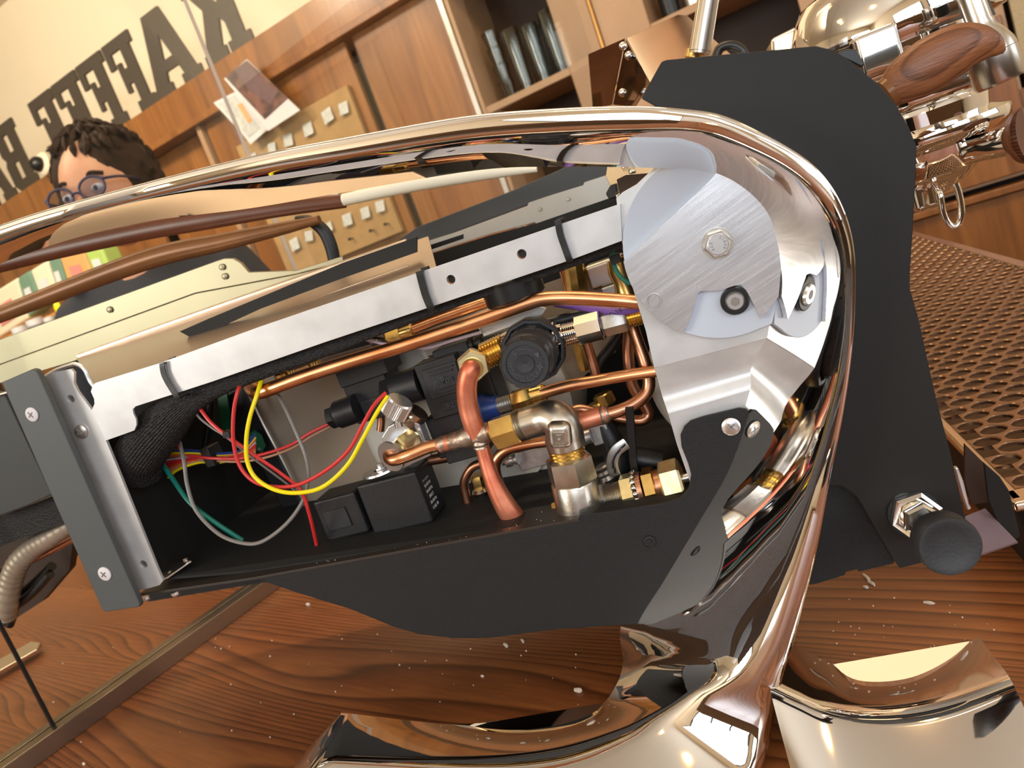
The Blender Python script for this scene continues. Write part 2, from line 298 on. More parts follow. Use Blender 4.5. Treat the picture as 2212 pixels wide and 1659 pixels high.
for i, (a, d, o) in enumerate([((RL, RF, 0), (1, 0, 0), OP['front'][0]), ((RL, RF, 0), (1, 0, 0), OP['front'][1]), ((RW, RF, 0), (0, 1, 0), OP['right'][0]), ((RL, RF, 0), (0, 1, 0), OP['left'][0])]): window(i + 1, a, d, *o)
for i, (x, y) in enumerate([(-1.6, -1.2), (-.2, -1.5), (1.2, -1.0), (2.3, .1), (-2.6, .6), (.3, .5)]):
    MB().lathe((x, y, CE), (x, y, CE - .07), [(0, .1), (.6, .15), (1, .12)], 20).build('ceiling_lamp', 'lamp', None, 'round warm ceiling lamp %s' % ('near the long added bar, by the side wall', 'over the middle of the added bar', 'over the added bar, by the windows', 'nearest the right window wall', 'nearest the added tall cupboard', 'right above the espresso machine')[i], 'lamp', 'round ceiling lamps')
b = MB().box((0, -2.55, .66), V((1, 0, 0)) * 3.0, V((0, 1, 0)) * .3, EZ * .66); bb = b.build('added_back_bar', 'cabm', None, 'low brown bar added out of view for the chrome to reflect', 'cabinet', bevel=.01)  # added unseen bar, a dark mass for the chrome to reflect
MB().box((-4.2, 1.2, 1.15), V((1, 0, 0)) * .3, V((0, 1, 0)) * 1.9, EZ * 1.15).build('added_cupboard', 'cabd', None, 'tall dark cupboard added out of view to darken the chrome reflections', 'cabinet', bevel=.01)  # added unseen block that darkens what the chrome pillar reflects
# ---------------------------------------------------------------- counter of solid boards
g = (H(700, 1528) - H(358, 1449)).normalized(); q = V((-g.y, g.x, 0)); s0 = H(358, 1449)
ctr = thing('counter', None, None, (0, .7, .84)); ctr['kind'] = 'structure'
off = [-.60, -.43, -.27, -.125, 0, .14, .30, .47, .64, .82, 1.0]
for k in range(len(off) - 1):
    a, bq = off[k], off[k + 1]; ga = -1.0 if a < .25 else -.28; gb = 1.25
    x = MB().prism([s0 + g * ga + q * (a + .00012), s0 + g * gb + q * (a + .00012), s0 + g * gb + q * (bq - .00012), s0 + g * ga + q * (bq - .00012)], (0, 0, -.04)).build('board', 'counter', ctr, bevel=.0002)
sd = MB()
for (ga, gb, a, bq) in ((-.9, 1.15, -.5, .2), (-.2, 1.15, .2, .95)): c = s0 + g * (ga + gb) / 2 + q * (a + bq) / 2; sd.box((c.x, c.y, .43), g * (gb - ga) / 2, q * (bq - a) / 2, EZ * .43)
sd.build('counter_base', 'cabm', ctr)
# shavings lying on the counter
SHV = [(1866, 1243, 1880, 1262, 4, 'long pale shaving below the textured black plate'), (1876, 1258, 1890, 1268, 4, 'pointed pale shaving touching the long one'), (1866, 1269, 1874, 1273, 4, 'short pale shaving just under the long one'), (1996, 1303, 2020, 1306, 4, 'pale shaving with a thin tail below the plunger knob'), (1243, 1493, 1258, 1495, 6, 'largest crumb, on the counter between cover and rear foot'), (1090, 1393, 1096, 1400, 4, 'small crumb just below the black lower cover'),
       (1127, 1383, 1131, 1390, 3, 'tiny crumb nearest the edge of the black lower cover'), (1040, 1461, 1044, 1463, 3, 'tiny crumb alone in the middle of the dark counter'), (180, 1650, 184, 1653, 3, 'small crumb in the corner beside the aluminium channel'), (664, 1307, 668, 1309, 4, 'small round crumb beside the cover edge, near the channel'), (534, 1285, 537, 1288, 3, 'tiny crumb seen through the glass, at the channel')]
for u, v, u2, v2, r, lb in SHV:
    A, B = H(u, v), H(u2, v2); m_ = pz(A); A.z = B.z = CT + r * m_ * .6
    mid = (A + B) / 2 + g * r * m_ * .7
    MB().tube([A, mid, B], [r * m_ * .7, r * m_, r * m_ * .35], 7, 4).build('shaving', 'crumb', None, lb, 'crumb', 'shavings on the counter')
dust = MB()
for i in range(70):
    u, v = random.choice([(random.uniform(1760, 2150), random.uniform(1290, 1420)), (random.uniform(700, 1330), random.uniform(1370, 1530)), (random.uniform(100, 700), random.uniform(1380, 1640))]); c = H(u, v); r = pz(c) * random.uniform(.5, 1.3); dust.box(c + EZ * r, V((r, 0, 0)), V((0, r, 0)), EZ * r)
dust.build('dust', 'crumb', None, 'fine pale specks of dust scattered over the counter', 'dust', kind='stuff')
# ---------------------------------------------------------------- mirror wall as clear panes in its channel, reflected room modelled behind
c0, c1 = H(75, 1659), H(597, 1275); gd = (c1 - c0).normalized(); gn = V((-gd.y, gd.x, 0))     # gn points away from the lens
A0 = c0 - gd * .5; A1 = c0 + gd * 2.08
ch = thing('mirror_partition', 'mirror wall built as clear glass, standing in a champagne aluminium channel on the counter', 'partition', (c0 + c1) / 2)
hz = .020; wv = .036
def rail(o0, o1, z0, z1, b): b.prism([A0 + gn * o0 + EZ * z0, A0 + gn * o1 + EZ * z0, A0 + gn * o1 + EZ * z1, A0 + gn * o0 + EZ * z1], A1 - A0)
b = MB(); rail(0, .017, 0, hz, b); rail(.017, .021, 0, hz * .7, b); rail(.021, wv, 0, hz, b); b.build('channel', 'al', ch, bevel=.0008)
def on_glass(u, v):
    r = ray(u, v); o = c0 + gn * .019; return CAM + r * ((o - CAM).dot(gn) / r.dot(gn))
sa = (on_glass(110, 1560) - A0).dot(gd); sb = (on_glass(640, 588) - A0).dot(gd); L = (A1 - A0).length; cuts = [0, sa, sb, L]
for k in range(3):
    z0, z1 = CT + .006, CT + 1.55; p = A0 + gn * .017; p.z = z0
    x = MB().prism([p + gd * (cuts[k] + .0015), p + gd * (cuts[k + 1] - .0015), p + gd * (cuts[k + 1] - .0015) + EZ * (z1 - z0), p + gd * (cuts[k] + .0015) + EZ * (z1 - z0)], gn * .004).build('glass_pane', 'glass', ch)
for k in (1, 2):
    p = A0 + gn * .018 + gd * cuts[k]; p.z = CT + .006; MB().box(p + EZ * .77, gd * .0016, gn * .0022, EZ * .77).build('pane_joint', 'seam' if k == 2 else 'rubber', ch)
# ---------------------------------------------------------------- cabinet wall, a reflection modelled behind the panes
cb = thing('wall_cabinet', 'long brown wooden wall cabinet with sliding doors and open shelves', 'cabinet', (W0 + V((-1, .6, 0))).to_3d() * 1)
zt = W(78, 415).z; zt2 = W(560, 63).z; ztop = (zt + zt2) / 2
def ws(s, z, o=0): p = W0 + WD * s + WN * o; p.z = z; return p
def wsz(u, v, o=0): p = W(u, v, o); return (p - W0 - WN * o).dot(WD), p.z
def wrect(s0, s1, z0, z1, o, t, name, m, parent=cb, **k):
    return MB().prism([ws(s0, z0, o), ws(s1, z0, o), ws(s1, z1, o), ws(s0, z1, o)], WN * t).build(name, m, parent, **k)
# carcass: back panels, posts, doors
SL, SR, ZB, ZT, DP = -3.9, 2.6, .12, 2.10, .30
wrect(SL, SR, ZT, 2.265, -.03, .33, 'frieze', 'cab', bevel=.004)
wrect(SL, SR, ZT, 2.125, -.05, .03, 'frieze_lip', 'cab', bevel=.003)
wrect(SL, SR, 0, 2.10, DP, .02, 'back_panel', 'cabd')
for a, b_, zt_, zb_ in ((.61, .73, 2.1, ZB), (.745, .895, 2.1, ZB), (1.30, 1.75, 2.1, .92)): wrect(a, b_, zb_, zt_, -.005, .3, 'upright', 'cabl', bevel=.003)
wrect(.735, .742, ZB, 2.1, -.012, .02, 'amber_strip', 'brassstrip')
wrect(-.15, -.13, ZB, 2.1, .03, .02, 'door_gap', 'cabd')
wrect(.268, .285, ZB, 2.1, -.005, .3, 'upright', 'cabl', bevel=.003)
wrect(.250, .268, 1.655, 2.1, -.015, .012, 'pull_strip', 'steel'); wrect(.250, .268, .9, 1.650, -.015, .012, 'pull_strip', 'steel')
for a, b_ in ((-.125, .248), (-.955, -.165), (-1.42, -.99), (-2.3, -1.45), (-3.2, -2.33)):
    d = wrect(a, b_, ZB, 2.098, .0 if a > -1 or a < -1.45 else .05, .022, 'door', 'cab' if a > -1 else 'cab', bevel=.002)
wrect(-.99, -.965, ZB, 2.1, -.02, .04, 'upright', 'cabl')
for z, a, b_ in ((1.65, .285, .61), (1.28, .285, .61), (1.66, .895, 1.30), (1.25, .895, 1.3)): wrect(a, b_, z, z + .024, -.002, .3, 'shelf', 'cabl', bevel=.002)
wrect(1.30, 2.6, .12, .88, -.012, .03, 'door', 'cab'); wrect(1.30, 2.6, .885, .905, -.03, .05, 'ledge', 'cab', bevel=.003)
wrect(1.765, 2.6, 1.14, 2.1, .0, .03, 'woven_panel', 'beige'); wrect(1.745, 2.6, .93, 1.135, -.01, .03, 'door', 'cab'); wrect(.895, 1.30, .12, 1.2, .0, .03, 'door', 'cab'); wrect(1.31, 1.74, .93, 1.33, -.02, .02, 'door', 'cab', bevel=.003)
# sign letters standing on the frieze, mirrored as in their reflection
LET = dict(
 F=([(0, 0), (.58, 0), (.58, .15), (.44, .15), (.44, .4), (.60, .4), (.60, .3), (.74, .3), (.74, .7), (.60, .7), (.60, .6), (.44, .6), (.44, .85), (.8, .85), (.82, .66), (1, .66), (1, 1), (0, 1), (0, .85), (.12, .85), (.12, .15), (0, .15)], []),
 E=([(0, 0), (1, 0), (1, .34), (.82, .34), (.8, .15), (.44, .15), (.44, .4), (.60, .4), (.60, .3), (.74, .3), (.74, .7), (.60, .7), (.60, .6), (.44, .6), (.44, .85), (.8, .85), (.82, .66), (1, .66), (1, 1), (0, 1), (0, .85), (.12, .85), (.12, .15), (0, .15)], []),
 A=([(0, 0), (.38, 0), (.38, .13), (.32, .13), (.36, .26), (.62, .26), (.66, .13), (.60, .13), (.60, 0), (1, 0), (1, .13), (.93, .13), (.68, 1), (.32, 1), (.07, .13), (0, .13)], [[(.40, .40), (.59, .40), (.50, .72)]]),
 K=([(0, 0), (.47, 0), (.47, .14), (.38, .14), (.38, .36), (.46, .45), (.60, .14), (.53, .14), (.53, 0), (1, 0), (1, .14), (.94, .14), (.70, .62), (.88, .86), (1, .86), (1, 1), (.56, 1), (.56, .86), (.62, .86), (.38, .58), (.38, .86), (.47, .86), (.47, 1), (0, 1), (0, .86), (.1, .86), (.1, .14), (0, .14)], []),
 B=([(0, 0), (.82, 0), (1, .12), (1, .42), (.9, .5), (1, .58), (1, .88), (.82, 1), (0, 1), (0, .86), (.1, .86), (.1, .14), (0, .14)], [[(.42, .16), (.66, .16), (.66, .42), (.42, .42)], [(.42, .58), (.66, .58), (.66, .84), (.42, .84)]]),
 R=([(0, 0), (.45, 0), (.45, .14), (.38, .14), (.38, .40), (.52, .40), (.62, .14), (.56, .14), (.56, 0), (1, 0), (1, .14), (.92, .14), (.82, .44), (1, .56), (1, .88), (.82, 1), (0, 1), (0, .86), (.1, .86), (.1, .14), (0, .14)], [[(.40, .56), (.66, .56), (.66, .82), (.40, .82)]]))
# (letter, left edge s, right edge s) measured on the wall
for ch_, a, b_, lb in (('K', -.80, -.535, 'first of the word, half hidden by the pane joint'), ('A', -1.14, -.835, 'tall and pointed, beside the K'), ('F', -1.325, -1.14, 'standing next to the big A'), ('F', -1.525, -1.34, 'standing between an F and an E'),
                       ('E', -1.725, -1.54, 'standing beside an F, above the hair'), ('E', -1.925, -1.74, 'last of its word, above the camera dome'), ('B', -2.27, -2.08, 'behind the little camera dome'), ('A', -2.56, -2.285, 'cut by the picture edge'), ('R', -2.84, -2.62, 'at the far end of the sign')):
    o_, hl = LET[ch_]; f = lambda p: ws(b_ - (b_ - a) * p[0], 2.266 + .31 * p[1], -.015)
    MB().prism([f(p) for p in o_], WN * .012, [[f(p) for p in h] for h in hl]).build('sign_letter', 'letter', None, 'dark brown slab letter %s, mirrored, %s' % (ch_, lb), 'letter', 'letters of the mirrored coffee bar sign', smooth=False)
# little camera on the wall
c = W(86, 354, -.085); cm = thing('dome_camera', 'small white wall camera with a dark round eye beside the mirrored letters', 'camera', c)
MB().lathe(c + WN * .055 - EZ * .012, c - WN * .0, [(0, .05), (.5, .05), (.8, .055), (1, .045)], 20).build('mount', 'cream', cm); MB().ell(c - WN * .01, V((.035, 0, 0)), V((0, .035, 0)), EZ * .035).build('dome', 'rubber', cm)
# glasses on the shelf
def tumbler(s, z, o, r, h, lab, grp):
    t = thing('tumbler', lab, 'glass', ws(s, z, o), grp); p = ws(s, z, o)
    MB().lathe(p, p + EZ * h, [(0, .0), (0, r * .78), (.1, r * .8), (1, r), (1, r - .003), (.12, r * .7), (.12, 0)], 18).build('glass_wall', 'tumbler', t); MB().lathe(p + EZ * .001, p + EZ * h * .09, [(0, r * .7), (1, r * .7)], 18).build('glass_foot', 'tumbler', t); MB().lathe(p + EZ * (h - .004), p + EZ * h, [(0, r - .002), (0, r), (1, r), (1, r - .002)], 18).build('rim', 'tumbler', t); return t
z0 = 1.675
for k, nm in enumerate(('lowest', 'second', 'third', 'topmost')): tumbler(.365, z0 + k * .055, .05, .030, .058, '%s short tumbler of the stack at the shelf end' % nm, 'glasses on the cabinet shelf')
for k, (s, o, h) in enumerate(((.435, .05, .20), (.47, .13, .19), (.505, .05, .185), (.575, .05, .20), (.54, .13, .19), (.43, .21, .17))):
    tumbler(s, z0, o, .031, h, 'tall clear tumbler, %s of the tall ones from the stack' % ('first', 'second', 'third', 'fourth', 'fifth', 'sixth')[k], 'glasses on the cabinet shelf')
for k, s in enumerate((.95, 1.02, 1.1)): 
    p = ws(s, 1.686, .07); MB().lathe(p, p + EZ * .15, [(0, .0), (0, .028), (.85, .03), (.9, .02), (1, .02), (1, 0)], 16).build('jar', 'rubber' if k != 1 else 'steel', None, ('black jar on the upper shelf beside the post', 'steel jar between two black jars on the upper shelf', 'black jar on the upper shelf, farther from the post')[k], 'jar', 'jars on the upper shelf')
# pin board with paper labels
pb = wrect(-.82, -.205, 1.395, 1.955, -.025, .02, 'pin_board', 'cork', None, label='tan pin board with white paper labels hung on the sliding door', cat='board', bevel=.003)
tg = [(740, 234, 15), (705, 250, 17), (663, 279, 16), (620, 303, 15), (585, 320, 13), (545, 343, 13), (591, 433, 12), (626, 429, 14), (819, 446, 14), (787, 460, 14), (748, 475, 15), (708, 491, 12), (665, 510, 13), (634, 528, 15), (770, 400, 13), (720, 415, 12), (560, 450, 13)]
OR_ = ['first', 'second', 'third', 'fourth', 'fifth', 'sixth']
TL_ = ['white paper label in the upper row of the board, %s from the dark door gap' % OR_[k] for k in range(6)] + ['white paper label peeping out under the chrome arch, nearer the person', 'white paper label peeping out under the chrome arch, nearer the hose'] + ['white paper label in the lower row of the board, %s from the dark door gap' % OR_[k] for k in range(6)] + ['white paper label hidden behind the cream rail, nearer the door gap', 'white paper label hidden behind the cream rail, farther from the door gap', 'white paper label behind the wooden rail, by the pane joint']
for i, (u, v, r) in enumerate(tg):
    s = pz(W(u, v)) * r * .8; c = W(u, v, -.04); a = random.uniform(-.15, .15); x = WD * math.cos(a) + EZ * math.sin(a); y = EZ * math.cos(a) - WD * math.sin(a)
    MB().prism([c - x * s - y * s, c + x * s - y * s, c + x * s * 1.05 + y * s + WN * .01, c - x * s + y * s + WN * .01], WN * .0015).build('paper_label', 'paper', None, TL_[i], 'label', 'paper labels on the pin board')
for u, v in ((761, 515), (806, 497), (838, 483), (720, 535)):
    c = W(u, v, -.03); MB().lathe(c, c - WN * .02, [(0, .004), (.8, .004), (1, .007)], 8).build('pin', 'rubber', pb)
def card(px, off, name, m, lab, inner=None, im=None):
    t = wplate(px, off, .002, name, m, None, label=lab, cat='card')
    if inner: wplate(inner, off - .0015, .001, 'print', im, t)
    return t
card([(461, 222), (508, 198), (577, 280), (541, 312), (520, 285)], -.07, 'greeting_card', 'white', 'pale card with an orange drawing propped over the pin board', [(470, 224), (506, 206), (562, 276), (538, 298)], 'paper')
wplate([(512, 226), (522, 222), (545, 262), (536, 266)], -.0735, .001, 'drawing', 'bag3', None, label='small orange figure drawn on the pale card', cat='drawing')
ph = card([(484, 170), (533, 128), (648, 238), (579, 283)], -.09, 'photo_print', 'white', 'white bordered dark photo print stuck beside the pale card', [(486, 166), (533, 130), (622, 212), (572, 258)], 'photo')
wplate([(505, 150), (530, 135), (560, 165), (600, 200), (585, 225), (545, 200), (520, 175)], -.093, .0008, 'print_figure', 'pink', ph)
# colourful bags on a shelf by the far wall
sh = MB().prism([W(-40, 752, -.55), W(130, 668, -.55), W(240, 640, -.55), W(240, 652, -.55), W(130, 682, -.55), W(-40, 770, -.55)], WN * .25).build('low_shelf', 'lightw', None, label='orange wooden shelf carrying the coloured bags', cat='shelf', bevel=.003)
for i, (x0, y0, x1, y1, x2, y2, x3, y3, m_, lb) in enumerate(((-30, 640, 35, 600, 60, 690, -10, 735, 'bag1', 'cream coffee bag with a pink label, at the end of the row'), (36, 600, 62, 584, 92, 660, 62, 688, 'bag2', 'dark green bag beside the cream one'), (64, 584, 100, 562, 128, 645, 94, 662, 'bag1', 'cream bag with a white print between two others'), (102, 560, 125, 552, 150, 632, 130, 644, 'bag2', 'greyish green bag in the middle of the row'), (126, 552, 178, 540, 205, 606, 152, 630, 'bag3', 'orange and yellow bag, widest of the row'), (180, 540, 216, 532, 240, 585, 206, 604, 'lime', 'lime green bag next to the shoulder of the person'))):
    o = wplate([(x0, y0), (x1, y1), (x2, y2), (x3, y3)], -.50, .08, 'coffee_bag', m_, None, label=lb, cat='bag', group='bags on the low shelf', bevel=.012)
    cx, cy = (x0 + x1 + x2 + x3) / 4, (y0 + y1 + y2 + y3) / 4; q_ = lambda k: [(cx + (a - cx) * k, cy + 8 + (b_ - cy) * k) for a, b_ in ((x0, y0), (x1, y1), (x2, y2), (x3, y3))]
    wplate(q_(.45), -.503, .002, 'label_print', 'bag4' if i in (0, 4) else 'white', o)
for i, (u, v, r) in enumerate(((45, 716, 17), (78, 700, 18), (108, 692, 12))):
    c = W(u, v, -.62); s = pz(c) * r; MB().lathe(c - EZ * s * .6, c + EZ * s * .6, [(0, s * .55), (.4, s * .95), (1, s)], 16).build('cup', 'white', None, ('white cup behind the steel bar, nearest the corner', 'white cup between two cups behind the steel bar', 'smaller white cup beside the yellow cloth')[i], 'cup', 'cups behind the steel bar')
c = W(130, 672, -.62); s = pz(c); MB().ell(c, WD * s * 9, WN * s * 8, EZ * s * 22, 14, 8, lambda a, p: 1 + .12 * math.sin(3 * a + 2 * p)).build('cloth', 'yellow', None, 'yellow folded cloth beside the navy shirt', 'cloth')
# ---------------------------------------------------------------- the reflected person, modelled behind the panes
TP = 1.60; hc = D(236, 425, TP); px_ = pz(hc)
vz = EZ; face = (V((CAM.x, CAM.y, 0)) - V((hc.x, hc.y, 0))).normalized(); face = (Matrix.Rotation(math.radians(-28), 3, 'Z') @ face).normalized(); side = face.cross(EZ)
pr = thing('person', 'person with short brown hair and blue glasses in a navy shirt reflected in the mirror wall', 'person', V((hc.x, hc.y, 0)))
def skin_body(name, joints, edges, rad, m, parent, sub=2):
    me = bpy.data.meshes.new(name); c = V(joints[0]); me.from_pydata([V(j) - c for j in joints], edges, []); o = bpy.data.objects.new(name, me); S.collection.objects.link(o)
    s = o.modifiers.new('s', 'SKIN'); s.use_smooth_shade = True
    for i, r in enumerate(rad): d = me.skin_vertices[0].data[i]; d.radius = (r if isinstance(r, tuple) else (r, r)); d.use_root = (i == 0)
    x = o.modifiers.new('d', 'SUBSURF'); x.levels = x.render_levels = sub; me.materials.append(MT[m]); WL[o.name] = c; o.parent = parent; o.location = c - WL[parent.name]; return o
def B(x, y, z): return V((hc.x, hc.y, 0)) + side * x + face * y + EZ * z       # x to the side, y forward
hz_ = hc.z
J = [B(0, 0, .92), B(0, 0, 1.12), B(0, -.01, 1.32), B(0, -.02, hz_ - .17), B(0, 0, hz_ - .12), B(.17, -.02, hz_ - .25), B(-.17, -.02, hz_ - .25), B(.25, .0, 1.12), B(-.25, .0, 1.12), B(.25, .03, .90), B(-.25, .03, .90), B(.25, .05, .83), B(-.25, .05, .83), B(.09, 0, .88), B(-.09, 0, .88), B(.1, .02, .48), B(-.1, .02, .48), B(.1, 0, .06), B(-.1, 0, .06), B(.1, .16, .03), B(-.1, .16, .03)]
E_ = [(0, 1), (1, 2), (2, 3), (3, 4), (2, 5), (2, 6), (5, 7), (6, 8), (7, 9), (8, 10), (9, 11), (10, 12), (0, 13), (0, 14), (13, 15), (14, 16), (15, 17), (16, 18), (17, 19), (18, 20)]
R_ = [(.15, .11), (.13, .10), (.16, .11), .055, .052, .06, .06, .045, .045, .033, .033, .035, .035, .085, .085, .06, .06, .045, .045, .035, .035]
skin_body('body', J, E_, R_, 'skin', pr)
for sx in (-1, 1):
    for f in range(5):
        if f < 4: a = B(sx * .25, .025 + .018 * f, .815); MB().tube([a, a - EZ * .04, a - EZ * (.062 + .006 * (f in (1, 2))) - side * sx * .012], [.009, .0085, .007], 7, 4).build('finger', 'skin', pr)
        else: a = B(sx * .245, .075, .84); MB().tube([a, a + face * .022 - EZ * .02, a + face * .03 - EZ * .045], [.010, .009, .007], 7, 4).build('thumb', 'skin', pr)
J2 = [B(0, 0, .90)] + J[1:3] + [B(0, -.02, hz_ - .165)] + [B(.17, -.02, hz_ - .235), B(-.17, -.02, hz_ - .235)] + [B(.24, 0, 1.16), B(-.24, 0, 1.16)]
skin_body('shirt', J2, [(0, 1), (1, 2), (2, 3), (2, 4), (2, 5), (4, 6), (5, 7)], [(.185, .14), (.165, .13), (.21, .14), .068, .09, .09, .075, .075], 'navy', pr)
J3 = [B(0, 0, .94)] + J[13:19]; skin_body('trousers', J3, [(0, 1), (0, 2), (1, 3), (2, 4), (3, 5), (4, 6)], [(.165, .125), .1, .1, .075, .075, .06, .06], 'navy', pr)
def headf(a, p):      # a measured from the side axis; the face looks along +face (a = 90 degrees)
    f = math.sin(a) * math.sin(p); low = max(0, -math.cos(p)); k = 1 - .16 * low * (1 - .3 * max(0, f)); k += .03 * max(0, f) * (math.cos(p) < 0)
    return k
hd = MB().ell(hc, side * .078, face * .098, EZ * .125, 28, 20, headf)
hd.ell(hc + face * .098 - EZ * .028, side * .013, face * .022, EZ * .026, 10, 8); hd.ell(hc + face * .088 - EZ * .07, side * .024, face * .010, EZ * .008, 10, 6)
for sx in (-1, 1): hd.ell(hc + side * sx * .078 - EZ * .012 - face * .005, side * .012, face * .02, EZ * .03, 10, 8)
H_ = hd.build('head', 'skin', pr)
for sx in (-1, 1):
    e = hc + face * .088 + side * sx * .032 + EZ * .004; MB().ell(e, side * .013, face * .008, EZ * .008, 12, 8).build('eye', 'white', H_); MB().ell(e + face * .006, side * .0055, face * .003, EZ * .0055, 10, 6).build('iris', 'rubber', H_)
    MB().tube([e + EZ * .024 - side * .014 * sx - face * .004, e + EZ * .03 + face * .002, e + EZ * .023 + side * .020 * sx - face * .008], .004, 6, 4).build('eyebrow', 'hair', H_)
MB().ell(hc + face * .089 - EZ * .07, side * .021, face * .011, EZ * .006, 10, 6).build('lips', 'pink', H_)
hr = MB(); random.seed(3)
hr.ell(hc + EZ * .030 - face * .022, side * .097, face * .100, EZ * .118, 26, 16, lambda a, p: (1 + .05 * math.sin(5 * a + 3 * p)) * (1 if math.cos(p) > -.45 else .8))
for i in range(260):
    a = random.uniform(0, 2 * math.pi); q_ = random.uniform(.05, 1.75); fa = math.sin(a)
    if fa > .2 and q_ > .95: continue
    d = lambda p_: hc + EZ * .030 - face * .022 + (side * math.cos(a) * math.sin(p_) * .099 + face * math.sin(a) * math.sin(p_) * .102 + EZ * math.cos(p_) * .120) * random.uniform(.98, 1.09)
    hr.tube([d(q_), d(q_ + .16), d(q_ + .30) + side * random.uniform(-.012, .012)], [.003, random.uniform(.005, .009), .002], 5, 3)
hr.build('hair', 'hair', pr)
g_ = MB()
for sx in (-1, 1):
    c = hc + face * .112 + side * sx * .035 + EZ * .002; R1 = [c + side * math.cos(t * math.pi / 8) * .027 + EZ * math.sin(t * math.pi / 8) * .02 for t in range(17)]; g_.tube(R1, .0028, 6, 2)
    g_.tube([c + side * sx * .028 + EZ * .008, c + side * sx * .047 - face * .04 + EZ * .008, hc + side * sx * .084 - face * .02 + EZ * .004], .003, 6, 4)
g_.tube([hc + face * .113 - side * .009, hc + face * .116 + EZ * .003, hc + face * .113 + side * .009], .0025, 6, 4)
G_ = g_.build('eyeglasses', 'frame', pr)
for sx in (-1, 1):
    c = hc + face * .112 + side * sx * .035 + EZ * .002; MB().prism([c + side * math.cos(t * math.pi / 8) * .026 + EZ * math.sin(t * math.pi / 8) * .019 for t in range(16)], face * .001).build('lens', 'lens', G_)
# ================================================================ the espresso machine
em = thing('espresso_machine', 'chrome and black espresso machine with its side panel off, showing copper pipes and wires', 'coffee machine', V((.05, .6, CT)))
# ---- cast chrome side frame
YN, YF = .60, .716
SEC = [(-260, 590, -250, 625, -200, 668), (0, 484, 0, 522, 20, 562), (236, 414, 240, 450, 270, 487), (533, 338, 535, 380, 540, 450), (739, 297, 742, 345, 745, 415), (1004, 250, 1005, 305, 1030, 368), (1206, 233, 1208, 290, 1206, 360), (1375, 228, 1375, 287, 1385, 362),
       (1480, 234, 1470, 288, 1480, 368), (1560, 246, 1540, 298, 1560, 393), (1643, 282, 1615, 328, 1612, 432), (1737, 338, 1702, 372, 1645, 480), (1794, 395, 1764, 425, 1654, 535), (1831, 470, 1804, 490, 1656, 590), (1848, 560, 1824, 565, 1652, 640), (1847, 690, 1826, 690, 1638, 720),
       (1837, 801, 1815, 795, 1616, 820), (1820, 914, 1792, 905, 1590, 910), (1797, 1026, 1762, 1015, 1548, 1020), (1775, 1153, 1724, 1140, 1480, 1130), (1750, 1270, 1684, 1255, 1405, 1250), (1718, 1397, 1634, 1380, 1342, 1350), (1700, 1470, 1574, 1452, 1346, 1430), (1680, 1560, 1500, 1500, 1328, 1485),
       (1640, 1700, 1430, 1538, 1290, 1528, .57), (1490, 1860, 1350, 1577, 1200, 1558, .535), (1250, 2000, 1200, 1622, 1090, 1569, .53), (980, 2060, 1000, 1642, 950, 1563, .53), (560, 2100, 700, 1640, 737, 1539, .53)]
SEC = [x if len(x) == 7 else (*x, YN) for x in SEC]
FD = [.655] * 7 + [.672, .700, .708] + [YF] * 40; SEC = [(*x, FD[i]) for i, x in enumerate(SEC)]
RG = []
for i_, (a, b, c, d, e, f, yo, yf) in enumerate(cat_px(SEC, 7)):
    wt = max(max(0., min(1., (10.5 - i_ / 7) / 3.5)) * .62, max(0., min(1., (i_ / 7 - 8) / 3, (23 - i_ / 7) / 4)) * .52) + .06
    no, ni, fi = P(a, b, yo), P(c, d, YN), P(e, f, yf); no.z = max(no.z, CT + .001); fo = no + EY * (yf - yo) * K
    wd = (no - ni); r = min(.013, wd.length * (.46 - .24 * max(0, wt - .06) / .62)); wd.normalize(); d1 = (fi - ni).normalized(); d2 = (fo - no).normalized()
    def bz(p0, p1, p2): return [p0 * (1 - t) ** 2 + p1 * 2 * t * (1 - t) + p2 * t * t for t in (0, .15, .3, .5, .7, .85, 1)]
    RG.append([fi + (ni - fi) * t + wd * 0 - d1.cross(EX).normalized() * 0 for t in (0, .12, .22, .3)] + bz(ni + (fi - ni) * max(wt, .1), ni, ni + wd * r) + [(no + ni) / 2 - EY * .0012] + bz(no - wd * r, no, no + d2 * r) + [no + (fo - no) * t for t in (.45, .7, 1)])
fr = MB().rings(RG)
FT = [(1690, 1370, 1660, 1480), (1735, 1402, 1725, 1505), (1790, 1430, 1790, 1527), (1850, 1450, 1865, 1534), (1950, 1440, 1960, 1529), (2040, 1411, 2060, 1509), (2115, 1375, 2185, 1468)]
R2 = []
for a, b, c, d in cat_px(FT, 6):
    ft, nt_ = P(a, b, YF), P(c, d, YN); nb = V(nt_) - EY * .036; nb.z = CT + .001; fb = V(ft); fb.z = CT + .001
    d1 = (ft - nt_).normalized(); r = .010; R2.append([ft + (nt_ - ft) * t for t in (0, .3, .6)] + [(nt_ + d1 * r) * (1 - t) ** 2 + nt_ * 2 * t * (1 - t) + (nt_ + (nb - nt_).normalized() * r) * t * t for t in (0, .2, .4, .6, .8, 1)] + [nb, fb])
fr.rings(R2); fr.build('side_frame', 'chrome', em, label='curved polished chrome side frame and feet', ang=50)
